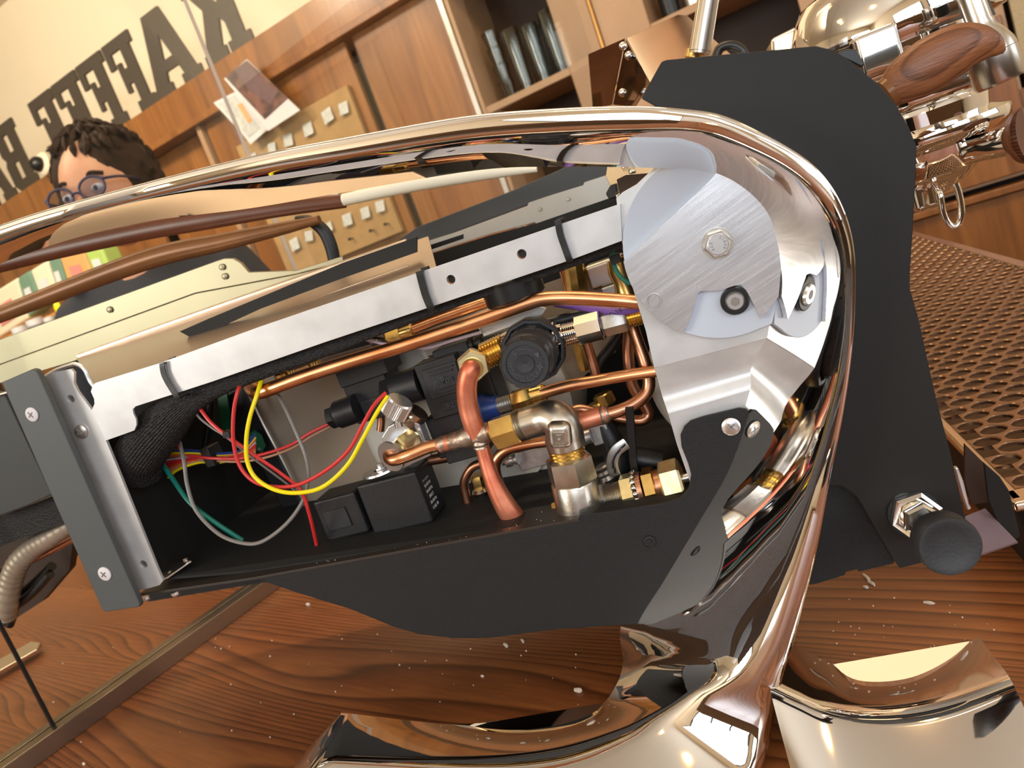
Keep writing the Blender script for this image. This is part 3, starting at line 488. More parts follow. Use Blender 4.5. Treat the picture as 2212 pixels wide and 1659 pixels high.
# ---- black front plates
pl = [(1385, 212), (1429, 133), (1440, 129), (1560, 118), (1763, 99), (1800, 108), (1830, 126), (1860, 150), (1900, 184), (1940, 232), (1965, 278), (1981, 318), (1978, 390), (1972, 500), (1966, 590), (1966, 625), (1985, 690), (2020, 850), (2055, 985), (2080, 1095), (2098, 1170), (2095, 1185), (1989, 1217), (1944, 1228), (1932, 1212), (1872, 1108), (1850, 1072), (1820, 1050), (1785, 1046), (1805, 900), (1815, 800), (1826, 690), (1824, 570), (1804, 490), (1764, 425), (1702, 368), (1640, 322), (1590, 296), (1545, 275), (1490, 250), (1440, 243)]
plate(pl, .640, .0045, 'front_plate', 'black', em, bevel=.0006, label='smooth black front plate')
plate([(1780, 1046), (1820, 1050), (1850, 1072), (1872, 1108), (1932, 1212), (1931, 1218), (1855, 1236), (1852, 1230), (1828, 1236), (1825, 1243), (1763, 1262), (1700, 1270), (1730, 1050)], .655, .005, 'lower_plate', 'texblack', em, bevel=.0005, label='textured black lower plate')
# locking plunger
N0 = P(1982, 1112, .640); s = pz(N0); ax = -EY
N0 = P(1973, 1108, .640); kp_ = P(2053, 1182, .545); ax = (kp_ - N0).normalized(); s = pz(kp_) * 1.25; KL = (kp_ - N0).length
kn = MB().lathe(N0 + ax * .014, N0 + ax * KL, [(0, 22 * s), (.6, 22 * s), (.66, 30 * s), (.70, 50 * s), (.74, 53 * s), (.95, 53 * s), (1, 49 * s), (1, 43 * s), (.985, 34 * s), (.97, 18 * s), (.97, 0)], 40).build('plunger_knob', 'plastic2', em, label='black knurled plunger knob')
tt = MB()
for i in range(64): a = 2 * math.pi * i / 64; d = EX * math.cos(a) + EZ * math.sin(a); e = EX * -math.sin(a) + EZ * math.cos(a); tt.box(N0 + ax * (.014 + (KL - .014) * .85) + d * 51.5 * s, d * 1.6 * s, e * 1.1 * s, ax * .0035)
tt.build('knurling', 'plastic2', kn, kind='stuff')
s = pz(N0)
MB().lathe(N0 - ax * 0, N0 + ax * .002, [(0, 54 * s), (1, 53 * s)], 30).build('washer', 'rubber', em)
MB().lathe(N0 + ax * .002, N0 + ax * .0095, [(0, 48 * s), (.12, 52 * s), (.8, 52 * s), (1, 44 * s)], 6, .35).build('hex_nut', 'chrome_w', em); MB().lathe(N0 + ax * .0095, N0 + ax * .013, threads(33 * s, 3), 24).build('thread', 'chrome_w', em); MB().lathe(N0 + ax * .013, N0 + ax * .020, [(0, 36 * s), (.15, 38 * s), (.85, 38 * s), (1, 32 * s)], 6, .5).build('hex_nut', 'chrome_w', em)
# ---- silver mounting plate with its joggle
plate([(1331, 428), (1345, 415), (1375, 398), (1424, 352), (1480, 340), (1570, 365), (1636, 412), (1676, 475), (1690, 560), (1684, 640), (1672, 727), (1413, 795), (1395, 715), (1372, 640), (1352, 570), (1340, 500)], .70, .003, 'mounting_plate', 'alu', em, label='scratched silver mounting plate', bevel=.0003)
rw = [(1413, 795, 1672, 724, .7005), (1416, 805, 1670, 736, .7035), (1421, 820, 1666, 751, .709), (1426, 840, 1660, 773, .7145), (1431, 857, 1655, 791, .7155), (1436, 872, 1652, 806, .713), (1441, 886, 1648, 823, .7095), (1444, 895, 1646, 836, .709)]
J = MB(); Ra = []
for a, b, c, d, y in rw: Ra.append([P(a, b, y), P(c, d, y), P(c, d, y) + EY * .003, P(a, b, y) + EY * .003])
J.rings(Ra).build('joggle_bend', 'alu', em, ang=60)
plate([(1443, 893), (1646, 834), (1630, 920), (1580, 1050), (1510, 1075), (1491, 1042), (1462, 960)], .709, .003, 'mounting_plate', 'alu', em, bevel=.0003)
arc = lambda cx, cy, r, a0, a1, n: [(cx + r * math.cos(math.radians(a0 + (a1 - a0) * i / n)), cy - r * math.sin(math.radians(a0 + (a1 - a0) * i / n))) for i in range(n + 1)]
chb = [(1668, 700), (1682, 640), (1688, 575), (1684, 510), (1668, 460), (1636, 412), (1590, 376), (1540, 354), (1480, 340)]
plate(arc(1550, 526, 205, 128, 296, 30) + chb, .694, .0035, 'nylon_disc', 'nylon', em, label='pale blue-white nylon disc', bevel=.0004)
plate([(1556, 362), (1536, 388), (1346, 566)] + arc(1550, 526, 207, 191, 249, 12) + [(1478, 718), (1493, 685), (1507, 634), (1513, 629), (1557, 627), (1586, 617), (1600, 615), (1612, 627), (1645, 690)] + chb[1:7], .688, .0035, 'clamp_disc', 'brushed', em, label='brushed aluminium clamp plate', bevel=.0003)
c = P(1550, 526, .688); s = pz(c); MB().lathe(c, c - EY * .001, [(0, 34 * s), (1, 34 * s)], 30).build('washer', 'nickel', em)
bo = MB().lathe(c - EY * .001, c - EY * .0075, [(0, 29 * s), (.8, 29 * s), (.88, 26.5 * s), (.88, 21 * s), (1, 20 * s)], 6, .26).build('hex_bolt', 'zinc', em); cp = MB().lathe(c - EY * .006, c - EY * .0082, [(0, 22 * s), (.7, 22 * s), (1, 20.5 * s)], 28).build('bolt_cap', 'zinc', bo)
tx = MB()
for ch_, a in zip('STP', (150, 180, 210)): t = math.radians(a); p = c - EY * .0083 + (EX * math.cos(t) + EZ * math.sin(t)) * 15 * s; r = t + math.pi / 2; tx.text(ch_, p, (EX * math.cos(r) + EZ * math.sin(r)), (EX * -math.sin(r) + EZ * math.cos(r)), 9 * s, .0002)
for ch_, a in zip('01800', (55, 32, 8, -18, -42)): t = math.radians(a); p = c - EY * .0083 + (EX * math.cos(t) + EZ * math.sin(t)) * 15 * s; r = t - math.pi / 2; tx.text(ch_, p, (EX * math.cos(r) + EZ * math.sin(r)), (EX * -math.sin(r) + EZ * math.cos(r)), 9 * s, .0002)
tx.build('bolt_marking', 'engrave', bo)
c = P(1413, 650, .688); MB().lathe(c, c - EY * .0006, [(0, 17 * s), (1, 17 * s), (1, 13.5 * s), (0, 13.5 * s)], 28).build('pin_ring', 'greysteel', em); MB().lathe(c, c - EY * .0004, [(0, 13 * s), (1, 13 * s)], 28).build('pin_end', 'brushed', em)
c = P(1587, 648, .694); MB().lathe(c, c - EY * .004, [(0, 31 * s), (.9, 31 * s), (1, 29 * s), (1, 20 * s)], 32).build('rubber_ring', 'rubber', em); sb_ = MB().lathe(c - EY * .001, c - EY * .0065, [(0, 21 * s), (.6, 21 * s), (1, 17 * s), (1, 9 * s), (.4, 9 * s)], 30).build('socket_screw', 'zinc', em)
MB().lathe(c - EY * .0035, c - EY * .0064, [(0, 9.5 * s), (1, 9.5 * s), (1, 7 * s)], 6).build('hex_socket', 'engrave', sb_)
# ---- support rail across the opening
rl = [(200, 833), (206, 827), (343, 785), (560, 706), (1340, 440), (1344, 520), (1232, 562), (919, 667), (700, 740), (460, 824), (389, 847), (293, 878), (287, 884), (288, 893), (294, 905), (295, 918), (290, 930), (228, 952), (212, 918), (197, 888), (204, 872), (203, 862), (196, 846)]
plate(rl, .697, .0016, 'support_rail', 'alu', em, holes=[(974, 604, 10), (1127, 549, 10.5)], label='long silver support rail', bevel=.0002)
for u, v in ((974, 604), (1127, 549)):
    c = P(u, v, .7); MB().lathe(c + EY * .002, c + EY * .0035, [(0, 9 * s), (1, 9 * s)], 18).build('rail_screw', 'rubber', em)
# braided sleeve and cable ties
SLV = [(1352, 522, .722, 10), (1240, 562, .722, 13), (1100, 609, .722, 14), (930, 665, .722, 17), (800, 710, .722, 20), (700, 746, .722, 24), (560, 794, .722, 26), (460, 834, .722, 27), (400, 872, .725, 34), (360, 910, .728, 46), (325, 950, .732, 50), (300, 990, .738, 50), (310, 1030, .745, 40)]
sv = MB(); pts = [P(*p[:3]) for p in SLV]; cc = cat_px([(*p, SLV[i][3] * pz(p)) for i, p in enumerate(pts)], 14); ps = [V(x[:3]) for x in cc]; nn = EZ.copy(); R_ = []
for i, p in enumerate(ps):
    t = (ps[min(i + 1, len(ps) - 1)] - ps[max(i - 1, 0)]).normalized(); nn = (nn - t * nn.dot(t)).normalized(); b = t.cross(nn)
    R_.append([p + (nn * math.cos(2 * math.pi * k / 150) + b * math.sin(2 * math.pi * k / 150)) * cc[i][3] * (1 + (.03 if k % 3 == 0 else -.015)) for k in range(150)])
sv.rings(R_).build('braided_sleeve', 'braid', em, label='black braided cable sleeve', ang=80)
def tie(p, w_, Y=.693):
    q = [P(u, v, Y) for u, v in p]; q = [q[0] + EY * .012, q[0] + EY * .001] + q + [q[-1] + EY * .002, q[-1] + EY * .014]; s_ = w_ * pz(q[0])
    b = MB(); d = (q[-3] - q[2]).normalized(); sd_ = d.cross(EY).normalized(); c_ = [V(x) for x in cat_px([tuple(x) for x in q], 5)]; R = []
    for i, x in enumerate(c_):
        t = (c_[min(i + 1, len(c_) - 1)] - c_[max(i - 1, 0)]).normalized(); n_ = t.cross(sd_).normalized(); R.append([x + sd_ * s_ + n_ * .0004, x - sd_ * s_ + n_ * .0004, x - sd_ * s_ - n_ * .0004, x + sd_ * s_ - n_ * .0004])
    o = b.rings(R).build('cable_tie', 'rubber', em, ang=50)
    MB().box(q[0] + EZ * .0005, sd_ * s_ * 1.1, d * s_ * .6, EY * .0012).build('tie_head', 'rubber', o)
tie([(350, 786), (354, 808), (366, 832), (385, 860)], 6.5); tie([(906, 588), (912, 612), (920, 640), (932, 668)], 8); tie([(1205, 478), (1210, 505), (1219, 532), (1230, 562)], 7)
# ---- rear end: grey end plate and silver bracket
ep = plate([(3, 826), (68, 798), (76, 800), (82, 808), (302, 1306), (300, 1312), (229, 1322), (221, 1319)], .678, .005, 'end_plate', 'greybar', em, label='dark grey end plate with two white screws', bevel=.0008)
for u, v in ((70, 895), (227, 1239)): screw((u, v), .678, 16, ep, m='white')
plate([(88, 822), (110, 806), (153, 797), (160, 805), (160, 828), (168, 846), (199, 887), (228, 950), (250, 1003), (339, 1225), (352, 1255), (345, 1264), (298, 1277), (284, 1262), (270, 1225)], .700, .0022, 'end_bracket', 'alu', em, holes=[(153, 862, 9), (310, 1219, 9)], label='silver end bracket', bevel=.0003)
screw((175, 932), .699, 16, em, name='bracket_screw')
for u, v in ((153, 862), (310, 1219)):
    c = P(u, v, .7); MB().lathe(c + EY * .001, c + EY * .006, [(0, 9.5 * s), (1, 9.5 * s), (1, 6.5 * s), (0, 6.5 * s)], 20).build('rivet_nut', 'zinc', em)
tpx([(92, 818, .703), (120, 800, .703), (150, 789, .703), (165, 787, .703), (182, 798, .703), (195, 825, .703), (210, 842, .703)], 4.5, 'bracket_edge', 'zinc', em, seg=8)
MB().prism([P(344, 1258, .703), P(362, 1250, .703), P(414, 1214, .722), P(405, 1208, .735), P(345, 1222, .745)], EZ * .0012).build('foot_tab', 'steel', em, bevel=.0002)
for u, v, y in ((370, 1240, .715), (402, 1212, .725)):
    c = P(u, v, y); MB().lathe(c, c + EZ * .0025, [(0, 8 * s), (.8, 8 * s), (1, 6 * s), (1, 4 * s), (.3, 4 * s)], 18).build('tab_screw', 'steel', em)
# ---- black lower cover with its ledge
cv = [(548, 1247), (700, 1221), (900, 1184), (1100, 1149), (1240, 1124), (1250, 1122), (1254, 1112), (1300, 1108), (1440, 1086), (1470, 1076), (1488, 1056), (1493, 1025), (1486, 1000), (1472, 965), (1470, 940), (1478, 922), (1492, 909), (1520, 900), (1596, 882), (1612, 884), (1626, 905), (1618, 940), (1590, 1020), (1560, 1090), (1530, 1180), (1500, 1265), (1478, 1343), (1350, 1350), (1200, 1360), (1060, 1378), (980, 1379), (905, 1370), (850, 1354), (760, 1317), (640, 1280), (590, 1263)]
plate(cv, .700, .0022, 'lower_cover', 'texblack', em, label='textured black lower cover', bevel=.0004)
A_, B_, C_ = P(300, 1283, .699), P(548, 1247, .699), P(1250, 1120, .699)
MB().prism([A_, P(420, 1266, .699), B_, C_, C_ + EY * .034, B_ + EY * .034, A_ + EY * .034], EZ * -.0022).build('cover_ledge', 'ledge', em, label='dusty black ledge above the cover', bevel=.0004)
ld = MB()
for i in range(60): t = random.random(); p = B_ + (C_ - B_) * t * .95 + EY * random.uniform(.002, .03) + EZ * .0002; r = random.uniform(.0001, .00022); ld.box(p, EX * r, EY * r, EZ * r)
ld.build('ledge_dust', 'crumb', em, kind='stuff')
screw((1579, 921), .6995, 20, em, name='cover_screw')
c = P(1403, 1170, .6995); MB().lathe(c, c - EY * .0012, [(0, 16 * s), (.5, 15 * s), (1, 11 * s), (.2, 7 * s)], 24).build('cover_dimple', 'texblack', em)
for u, v in ((317, 1293), (380, 1283)): c = P(u, v, .705); MB().lathe(c + EZ * .002, c - EZ * .0015, [(0, 13 * s), (.6, 13 * s), (1, 9 * s)], 18).build('ledge_screw', 'zinc', em)
# ---- dark chassis behind everything
ch2 = MB(); 
q0 = [(215, 960), (205, 900), (430, 830), (700, 750), (1000, 650), (1330, 520), (1420, 640), (1500, 930), (1520, 1060), (1440, 1120), (900, 1205), (560, 1260), (320, 1300)]
plate(q0, 1.02, .004, 'chassis_panel', 'void', em)
MB().prism([P(330, 1250, .71), P(560, 1230, .71), P(1490, 1080, .71), P(1490, 1080, .71) + EY * .21, P(330, 1250, .71) + EY * .21], EZ * -.002).build('chassis_floor', 'void', em)
MB().prism([P(1500, 930, .74), P(1520, 1070, .74), P(1520, 1070, .74) + EY * .18, P(1500, 930, .74) + EY * .18 + EZ * .2, P(1500, 930, .74) + EZ * .1], EX * .002).build('chassis_wall', 'void', em)
MB().prism([P(222, 955, .72), P(345, 1245, .72), P(345, 1245, .72) + EY * .2, P(222, 955, .72) + EY * .2], EX * .002).build('chassis_wall', 'void', em)
# insulation sheet and its folded edge, relay cover
plate([(528, 828), (560, 812), (800, 745), (1330, 560), (1330, 760), (1000, 1010), (770, 1160), (700, 1172), (690, 1165)], .90, .002, 'insulation_sheet', 'lid', em, label='taupe insulation sheet')
tpx([(528, 826, .885), (560, 900, .885), (620, 1015, .885), (665, 1110, .885), (688, 1168, .885)], 4, 'sheet_edge', 'steel', em, seg=8)
plate([(430, 840), (525, 826), (690, 1168), (640, 1140), (600, 1085), (560, 1000), (480, 870)], .895, .012, 'relay_cover', 'plastic', em, bevel=.002)
pc = plate([(535, 940), (548, 930), (562, 940), (572, 965), (566, 978), (552, 972)], .880, .002, 'circuit_board', 'pcb', em)
for u, v in ((543, 946), (551, 958), (560, 970)): c = P(u, v, .879); MB().lathe(c, c - EY * .001, [(0, 4 * pz(c)), (1, 3 * pz(c))], 12).build('solder_point', 'zinc', pc)
plate([(470, 860), (490, 850), (500, 935), (488, 945), (480, 930)], .885, .002, 'circuit_board', 'pcb', em)
tpx([(455, 850, .86), (452, 900, .86), (440, 985, .86)], 7, 'cable', 'rubber', em)
# ---- boilers
def boiler(u, v, Y, r, L_, name, lab):
    c = P(u, v, Y); s_ = pz(c) * r; return MB().lathe(c, c + EY * L_, [(0, s_ * .3), (0, s_ * .93), (.01, s_ * .97), (.03, s_), (1, s_), (1, 0)], 64).build(name, 'boiler', em, label=lab)
bl = boiler(1000, 900, .87, 241, .08, 'boiler', 'large round grey boiler')
c = P(1000, 900, .868); s_ = pz(c); MB().lathe(c + EY * .004, c - EY * .002, [(0, 205 * s_), (1, 200 * s_), (1, 30 * s_), (0, 30 * s_)], 64).build('end_cap', 'boiler', bl)
boiler(1590, 800, .80, 190, .1, 'boiler', 'second grey boiler behind the plate')
# ================================================================ pipes, valves and wires inside
def bead(u, v, Y, r, name='solder_joint', m='solder'): c = P(u, v, Y); s_ = pz(c) * r; return MB().ell(c, EX * s_, EY * s_, EZ * s_, 14, 9, lambda a, p: 1 + .05 * math.sin(4 * a + 3 * p)).build(name, m, em)
tpx([(548, 822, .79), (543, 838, .765), (556, 848, .733), (590, 838, .728), (660, 812, .728), (760, 780, .728), (870, 747, .728), (980, 711, .728), (1080, 676, .728), (1140, 655, .728), (1175, 646, .728), (1225, 644, .728), (1300, 647, .728), (1375, 653, .728), (1420, 660, .728)], 15.5, 'copper_pipe', 'copper', em, seg=20, n=8, label='thick copper pipe running along the rail')
for i, (a, b, r, m_, nm) in enumerate((((600, 815), (622, 808), 15, 'brass', 'hex_nut'), ((626, 806), (642, 800), 11, 'brass', 'thread'), ((642, 800), (672, 790), 14, 'palebrass', 'hex_nut'), ((674, 788), (690, 782), 10, 'brass', 'thread'))):
    lpx((*a, .79), (*b, .79), nutp(r) if nm == 'hex_nut' else threads(r, 3), nm, m_, em, seg=6 if nm == 'hex_nut' else 20)
tpx([(882, 714, .765), (950, 688, .765), (1010, 667, .765), (1060, 650, .765)], 13, 'copper_pipe', 'copper', em, seg=18, label='short copper pipe under the rail')
lpx((838, 728, .768), (872, 716, .768), nutp(24), 'hex_nut', 'brass', em, seg=6, ph=.4); lpx((868, 718, .766), (896, 709, .766), [(0, 19), (.1, 20), (.9, 20), (1, 15)], 'collar', 'brass', em); tpx([(858, 712, .80), (862, 695, .81), (868, 680, .82)], 11, 'brass_elbow', 'brass', em); lpx((800, 735, .80), (838, 722, .80), threads(14, 6), 'thread', 'greysteel', em)
lpx((890, 560, .93), (905, 548, .93), [(0, 21), (.8, 21), (1, 17)], 'brass_cap', 'brass', em); lpx((892, 598, .93), (888, 560, .93), [(0, 15), (1, 15)], 'brass_stem', 'brass', em)
c = P(1112, 634, .745); s_ = pz(c); MB().lathe(c - EZ * .0045, c + EZ * .011, [(0, 58 * s_), (.1, 66 * s_), (.9, 68 * s_), (1, 60 * s_)], 40).build('rubber_cap', 'rubber', em, label='round black rubber cap'); plate([(1098, 650), (1132, 636), (1136, 641), (1102, 655)], .757, .0003, 'paper_strip', 'white', em)
# tube clamp plate behind the regulator
plate([(1035, 708), (1165, 662), (1180, 667), (1172, 680), (1045, 727)], .775, .003, 'clip_plate', 'alu', em, bevel=.0003)
lpx((1035, 740, .80), (1300, 668, .80), [(0, 14), (.9, 14), (1, 10)], 'black_hose', 'plastic', em, label='black hose behind the regulator'); lpx((1018, 745, .795), (1044, 737, .795), [(0, 20), (.3, 20), (.35, 14), (.6, 14), (.65, 20), (1, 20)], 'hose_end', 'rubber', em)
# solenoid valves
def mbox(u, v, Y, w_, h_, dp, name, m, parent, tilt=0, **k):    # centre of the near face in pixels, size in pixels, depth in metres
    c = P(u, v, Y); s1 = pz(c); x = EX * math.cos(tilt) + EZ * math.sin(tilt); z = EZ * math.cos(tilt) - EX * math.sin(tilt)
    return MB().box(c + EY * dp / 2, x * w_ * s1 / 2, EY * dp / 2, z * h_ * s1 / 2).build(name, m, parent, **k)
v1 = mbox(800, 862, .805, 104, 92, .028, 'solenoid_valve', 'plastic', em, bevel=.0012, label='black solenoid connector at the back'); mbox(778, 800, .80, 120, 50, .03, 'coil_top', 'plastic2', v1, bevel=.001); mbox(812, 878, .803, 66, 40, .002, 'relief_panel', 'plastic2', v1, bevel=.0004)
for k in (-9, 0, 9): mbox(812 + k * .3, 878 + k, .801, 50, 2.4, .001, 'relief_line', 'plastic', v1)
lpx((728, 897, .80), (775, 880, .80), [(0, 27), (.1, 31), (1, 31)], 'cable_gland', 'plastic', v1); lpx((712, 903, .80), (733, 896, .80), nutp(25), 'gland_nut', 'plastic', v1, seg=10, star=.88)
v2 = mbox(957, 838, .775, 98, 128, .034, 'solenoid_valve', 'plastic', em, bevel=.0012, tilt=-.02, label='black solenoid connector with moulded marks'); mbox(957, 822, .773, 82, 66, .002, 'relief_panel', 'plastic2', v2, bevel=.0005, tilt=-.02)
for k, l in ((-24, 62), (-16, 52), (16, 52), (24, 62)): mbox(957 + k * .33, 822 + k, .771, l, 2.5, .001, 'relief_line', 'plastic', v2, tilt=-.02)
c = P(957, 822, .7712); MB().text('mPm', c - EY * .0004, EX, EZ, 22 * pz(c), .0003).build('moulded_mark', 'emb', v2); mbox(975, 875, .773, 44, 18, .002, 'mark_plate', 'plastic', v2, bevel=.0003, tilt=-.02); c = P(975, 875, .7725); MB().text('FIZ', c - EY * .0004, EX, EZ, 13 * pz(c), .0002).build('moulded_mark', 'emb', v2)
c = P(925, 760, .79); c.z = P(957, 770, .775).z + .0015; MB().text('H4S0L', P(917, 765, .79) + EZ * .002, -EY * .35 + EZ * .9, EX * -1, 15 * pz(c), .0002).build('printed_mark', 'print', v2)
mbox(975, 765, .79, 84, 36, .03, 'coil_top', 'plastic2', v2, bevel=.001)
lpx((852, 845, .79), (912, 826, .79), [(0, 34), (.08, 38), (1, 38)], 'cable_gland', 'plastic', v2); lpx((832, 853, .79), (858, 844, .79), nutp(34), 'gland_nut', 'plastic', v2, seg=12, star=.88)
v3 = mbox(985, 935, .785, 118, 96, .03, 'valve_coil', 'plastic', em, bevel=.0015, label='black valve coil below the connector'); mbox(1003, 972, .782, 96, 44, .03, 'coil_skirt', 'plastic', v3, bevel=.001)
mbox(1052, 870, .80, 56, 150, .03, 'valve_body', 'plastic', em, bevel=.002); lpx((1040, 885, .79), (1078, 876, .79), [(0, 34), (.25, 34), (.55, 24), (1, 22)], 'blue_collar', 'blue', em, label='dark blue collar'); lpx((1075, 876, .785), (1115, 865, .785), threads(17, 8), 'thread', 'greysteel', em)
lpx((1108, 868, .78), (1150, 855, .78), nutp(24), 'hex_nut', 'brass', em, seg=6, ph=.3); lpx((1146, 856, .78), (1180, 846, .78), [(0, 19), (.85, 19), (1, 15)], 'collar', 'brass', em)
tpx([(1170, 850, .775), (1230, 833, .775), (1290, 822, .772), (1360, 810, .765), (1440, 798, .755)], 13, 'copper_pipe', 'copper', em, seg=18, label='slim copper pipe going behind the silver plate')
# knurled knob, small block and washer
kk = lpx((850, 895, .745), (866, 864, .745), [(0, 24), (0, 29), (.9, 30), (1, 27)], 'knurled_knob', 'zinc', em, seg=88, star=.94, ang=10, label='silver knurled knob'); lpx((862, 922, .75), (855, 893, .75), [(0, 9), (.4, 9), (.41, 6), (1, 6)], 'spindle', 'zinc', em); lpx((880, 922, .77), (905, 890, .77), [(0, 12), (.3, 28), (.5, 12), (.7, 24), (1, 24)], 'valve_stem', 'steelbrown', em)
plate([(838, 922), (868, 906), (905, 915), (918, 950), (930, 985), (866, 1015), (838, 990), (824, 945)], .765, .010, 'valve_block', 'brushed', em, label='pale aluminium valve block', bevel=.0008)
lpx((843, 987, .744), (872, 966, .766), [(0, 22), (0, 35), (.12, 35), (.14, 24), (1, 24)], 'washer', 'zinc', em); lpx((866, 968, .750), (900, 945, .766), nutp(26), 'hex_nut', 'palebrass', em, seg=6)
c = P(826, 1016, .765); MB().lathe(c, c + EZ * .0015, [(0, 45 * pz(c)), (1, 44 * pz(c)), (1, 18 * pz(c)), (0, 18 * pz(c))], 36).build('coil_washer', 'zinc', em); MB().lathe(c, c + EZ * .006, [(0, 14 * pz(c)), (.5, 14 * pz(c)), (.5, 8 * pz(c)), (1, 8 * pz(c))], 8).build('coil_nut', 'zinc', em)
# soldered copper cross
R_ = 'redcopper'
tpx([(1026, 780, .760), (1019, 794, .738), (1011, 815, .735), (1008, 845, .736), (1012, 880, .738), (1021, 912, .738), (1032, 940, .74)], 22.5, 'copper_elbow', R_, em, seg=20, n=8, label='reddish bent copper pipe')
tpx([(1042, 930, .74), (985, 950, .74), (950, 962, .74)], 17.5, 'copper_stub', R_, em, seg=18)
tpx([(965, 956, .74), (925, 966, .74), (890, 980, .738), (862, 990, .735), (845, 992, .738), (842, 980, .75), (856, 968, .765)], 14.5, 'copper_pipe', 'copper', em, seg=18, n=8, label='copper pipe to the valve block')
tpx([(1035, 937, .74), (1062, 930, .74), (1090, 922, .74)], 17, 'copper_stub', R_, em, seg=18)
tpx([(1036, 940, .74, 16), (1047, 985, .74, 16), (1061, 1030, .738, 18), (1079, 1070, .738, 22), (1102, 1108, .74, 25), (1132, 1150, .745, 25), (1160, 1185, .75, 25)], 15, 'copper_pipe', R_, em, seg=18, n=8, label='scorched copper pipe going down')
lpx((972, 955, .74), (1022, 941, .74), [(0, 18), (.15, 20), (.35, 18.5), (.6, 22), (.85, 24), (1, 22)], 'solder_joint', 'solder', em); lpx((1014, 946, .74), (1060, 931, .74), [(0, 18), (.1, 21), (.3, 20), (.5, 23), (.75, 21), (.9, 22), (1, 18)], 'solder_joint', 'solder', em); lpx((1028, 918, .74), (1036, 945, .74), [(0, 19), (.4, 22), (1, 23)], 'solder_joint', 'solder', em); lpx((1036, 948, .74), (1040, 966, .74), [(0, 17), (.5, 20), (.8, 17), (1, 18)], 'solder_joint', 'solder', em); lpx((946, 962, .74), (966, 956, .74), [(0, 15), (.5, 18.5), (1, 17)], 'solder_joint', 'solder', em)
# brass elbow with its nut and thread
lpx((1022, 792, .735), (1027, 775, .775), [(0, 24), (0, 34), (.06, 37), (.35, 37), (.4, 30), (1, 26)], 'brass_nut', 'palebrass', em, seg=6, ph=.4, label='pale brass elbow nut'); lpx((1020, 797, .733), (1023, 788, .75), [(0, 20), (0, 24), (1, 24)], 'collar', 'brass', em)
lpx((1024, 782, .755), (1062, 760, .757), [(0, 18), (1, 22)], 'brass_elbow', 'brass', em); lpx((1046, 770, .757), (1092, 748, .757), threads(30, 8), 'thread', 'brass', em, label='threaded brass end')
# pressure regulator
A, B_ = P(1155, 752, .765), P(1134, 787, .675); s_ = pz(A); s2 = pz(B_); ax = (B_ - A).normalized(); LL = (B_ - A).length; xr = (EX - ax * EX.dot(ax)).normalized(); zr = ax.cross(xr); zr = -zr if zr.z < 0 else zr
rg = MB().lathe(A - ax * .004, A + ax * .014, [(0, 68 * s_), (.2, 70 * s_), (.9, 70 * s_), (1, 67 * s_), (1, 62 * s_), (.2, 62 * s_)], 12, .2).build('pressure_regulator', 'plastic2', em, label='black pressure regulator with a lettered push knob')
MB().lathe(A - ax * .008, A + ax * .002, [(0, 61 * s_), (1, 61 * s_)], 24).build('regulator_base', 'plastic', rg)
kb = MB().lathe(A, B_, [(0, 48 * s_), (.25, 55 * s_), (.5, 55 * s_), (.52, 52 * s_), (.72, 52 * s_), (.74, 54 * s2), (.97, 54 * s2), (1, 51 * s2), (1, 42 * s2), (.988, 41 * s2), (.988, 21 * s2), (1, 20 * s2), (1, 18 * s2), (.985, 0)], 64).build('push_knob', 'plastic2', rg, bevel=0)
nb = MB()
for i in range(10): a = 2 * math.pi * i / 10 + .3; d = xr * math.cos(a) + zr * math.sin(a); e = ax.cross(d); nb.box(A + ax * LL * .86 + d * 53 * s2, d * 3 * s2, e * 7 * s2, ax * LL * .10)
nb.build('grip_ridges', 'plastic2', rg, kind='stuff')
for i in range(9): a = 2 * math.pi * i / 9 + .5; d = xr * math.cos(a) + zr * math.sin(a); e = ax.cross(d); MB().box(A + ax * LL * .38 + d * 55 * s_, d * 2 * s_, e * 9 * s_, ax * LL * .09).build('grip_lug', 'plastic', rg, bevel=.0004)
tx = MB(); F0 = A + ax * (LL * .992)
for ch_, a in zip('PUSH TO LOCK', (163, 178, 193, 208, 218, 226, 242, 254, 266, 280, 294, 309)):
    if ch_ == ' ': continue
    t = math.radians(a); p = F0 + (xr * math.cos(t) + zr * math.sin(t)) * 33 * s2; r = t + math.pi / 2; tx.text(ch_, p, (xr * math.cos(r) + zr * math.sin(r)), (xr * -math.sin(r) + zr * math.cos(r)), 15.5 * s2, .00025)
for a, w2 in ((118, 1.6), (112, 1.6)): t = math.radians(a); d = xr * math.cos(t) + zr * math.sin(t); tx.box(F0 + d * 33 * s2, d * 7 * s2, ax.cross(d) * .9 * s2, ax * .0003)
ar = [F0 + (xr * math.cos(math.radians(a)) + zr * math.sin(math.radians(a))) * 33 * s2 for a in range(100, 22, -6)]; tx.tube(ar, 1.3 * s2, 6, 2)
t = math.radians(8); d = xr * math.cos(t) + zr * math.sin(t); e = xr * -math.sin(t) + zr * math.cos(t); tx.prism([F0 + d * 33 * s2 - e * 2 * s2, F0 + d * 27 * s2 + e * 12 * s2, F0 + d * 39 * s2 + e * 10 * s2], ax * .0004)
t = math.radians(-28); d = xr * math.cos(t) + zr * math.sin(t); e = xr * -math.sin(t) + zr * math.cos(t)
for p1, p2 in ((d, e), (e, d)): tx.box(F0 + d * 33 * s2, p1 * 7 * s2, p2 * 1.8 * s2, ax * .0004)
tx.build('knob_lettering', 'emb', rg)
lpx((1090, 742, .758), (1104, 737, .758), [(0, 22), (1, 24)], 'regulator_port', 'chrome_w', em)
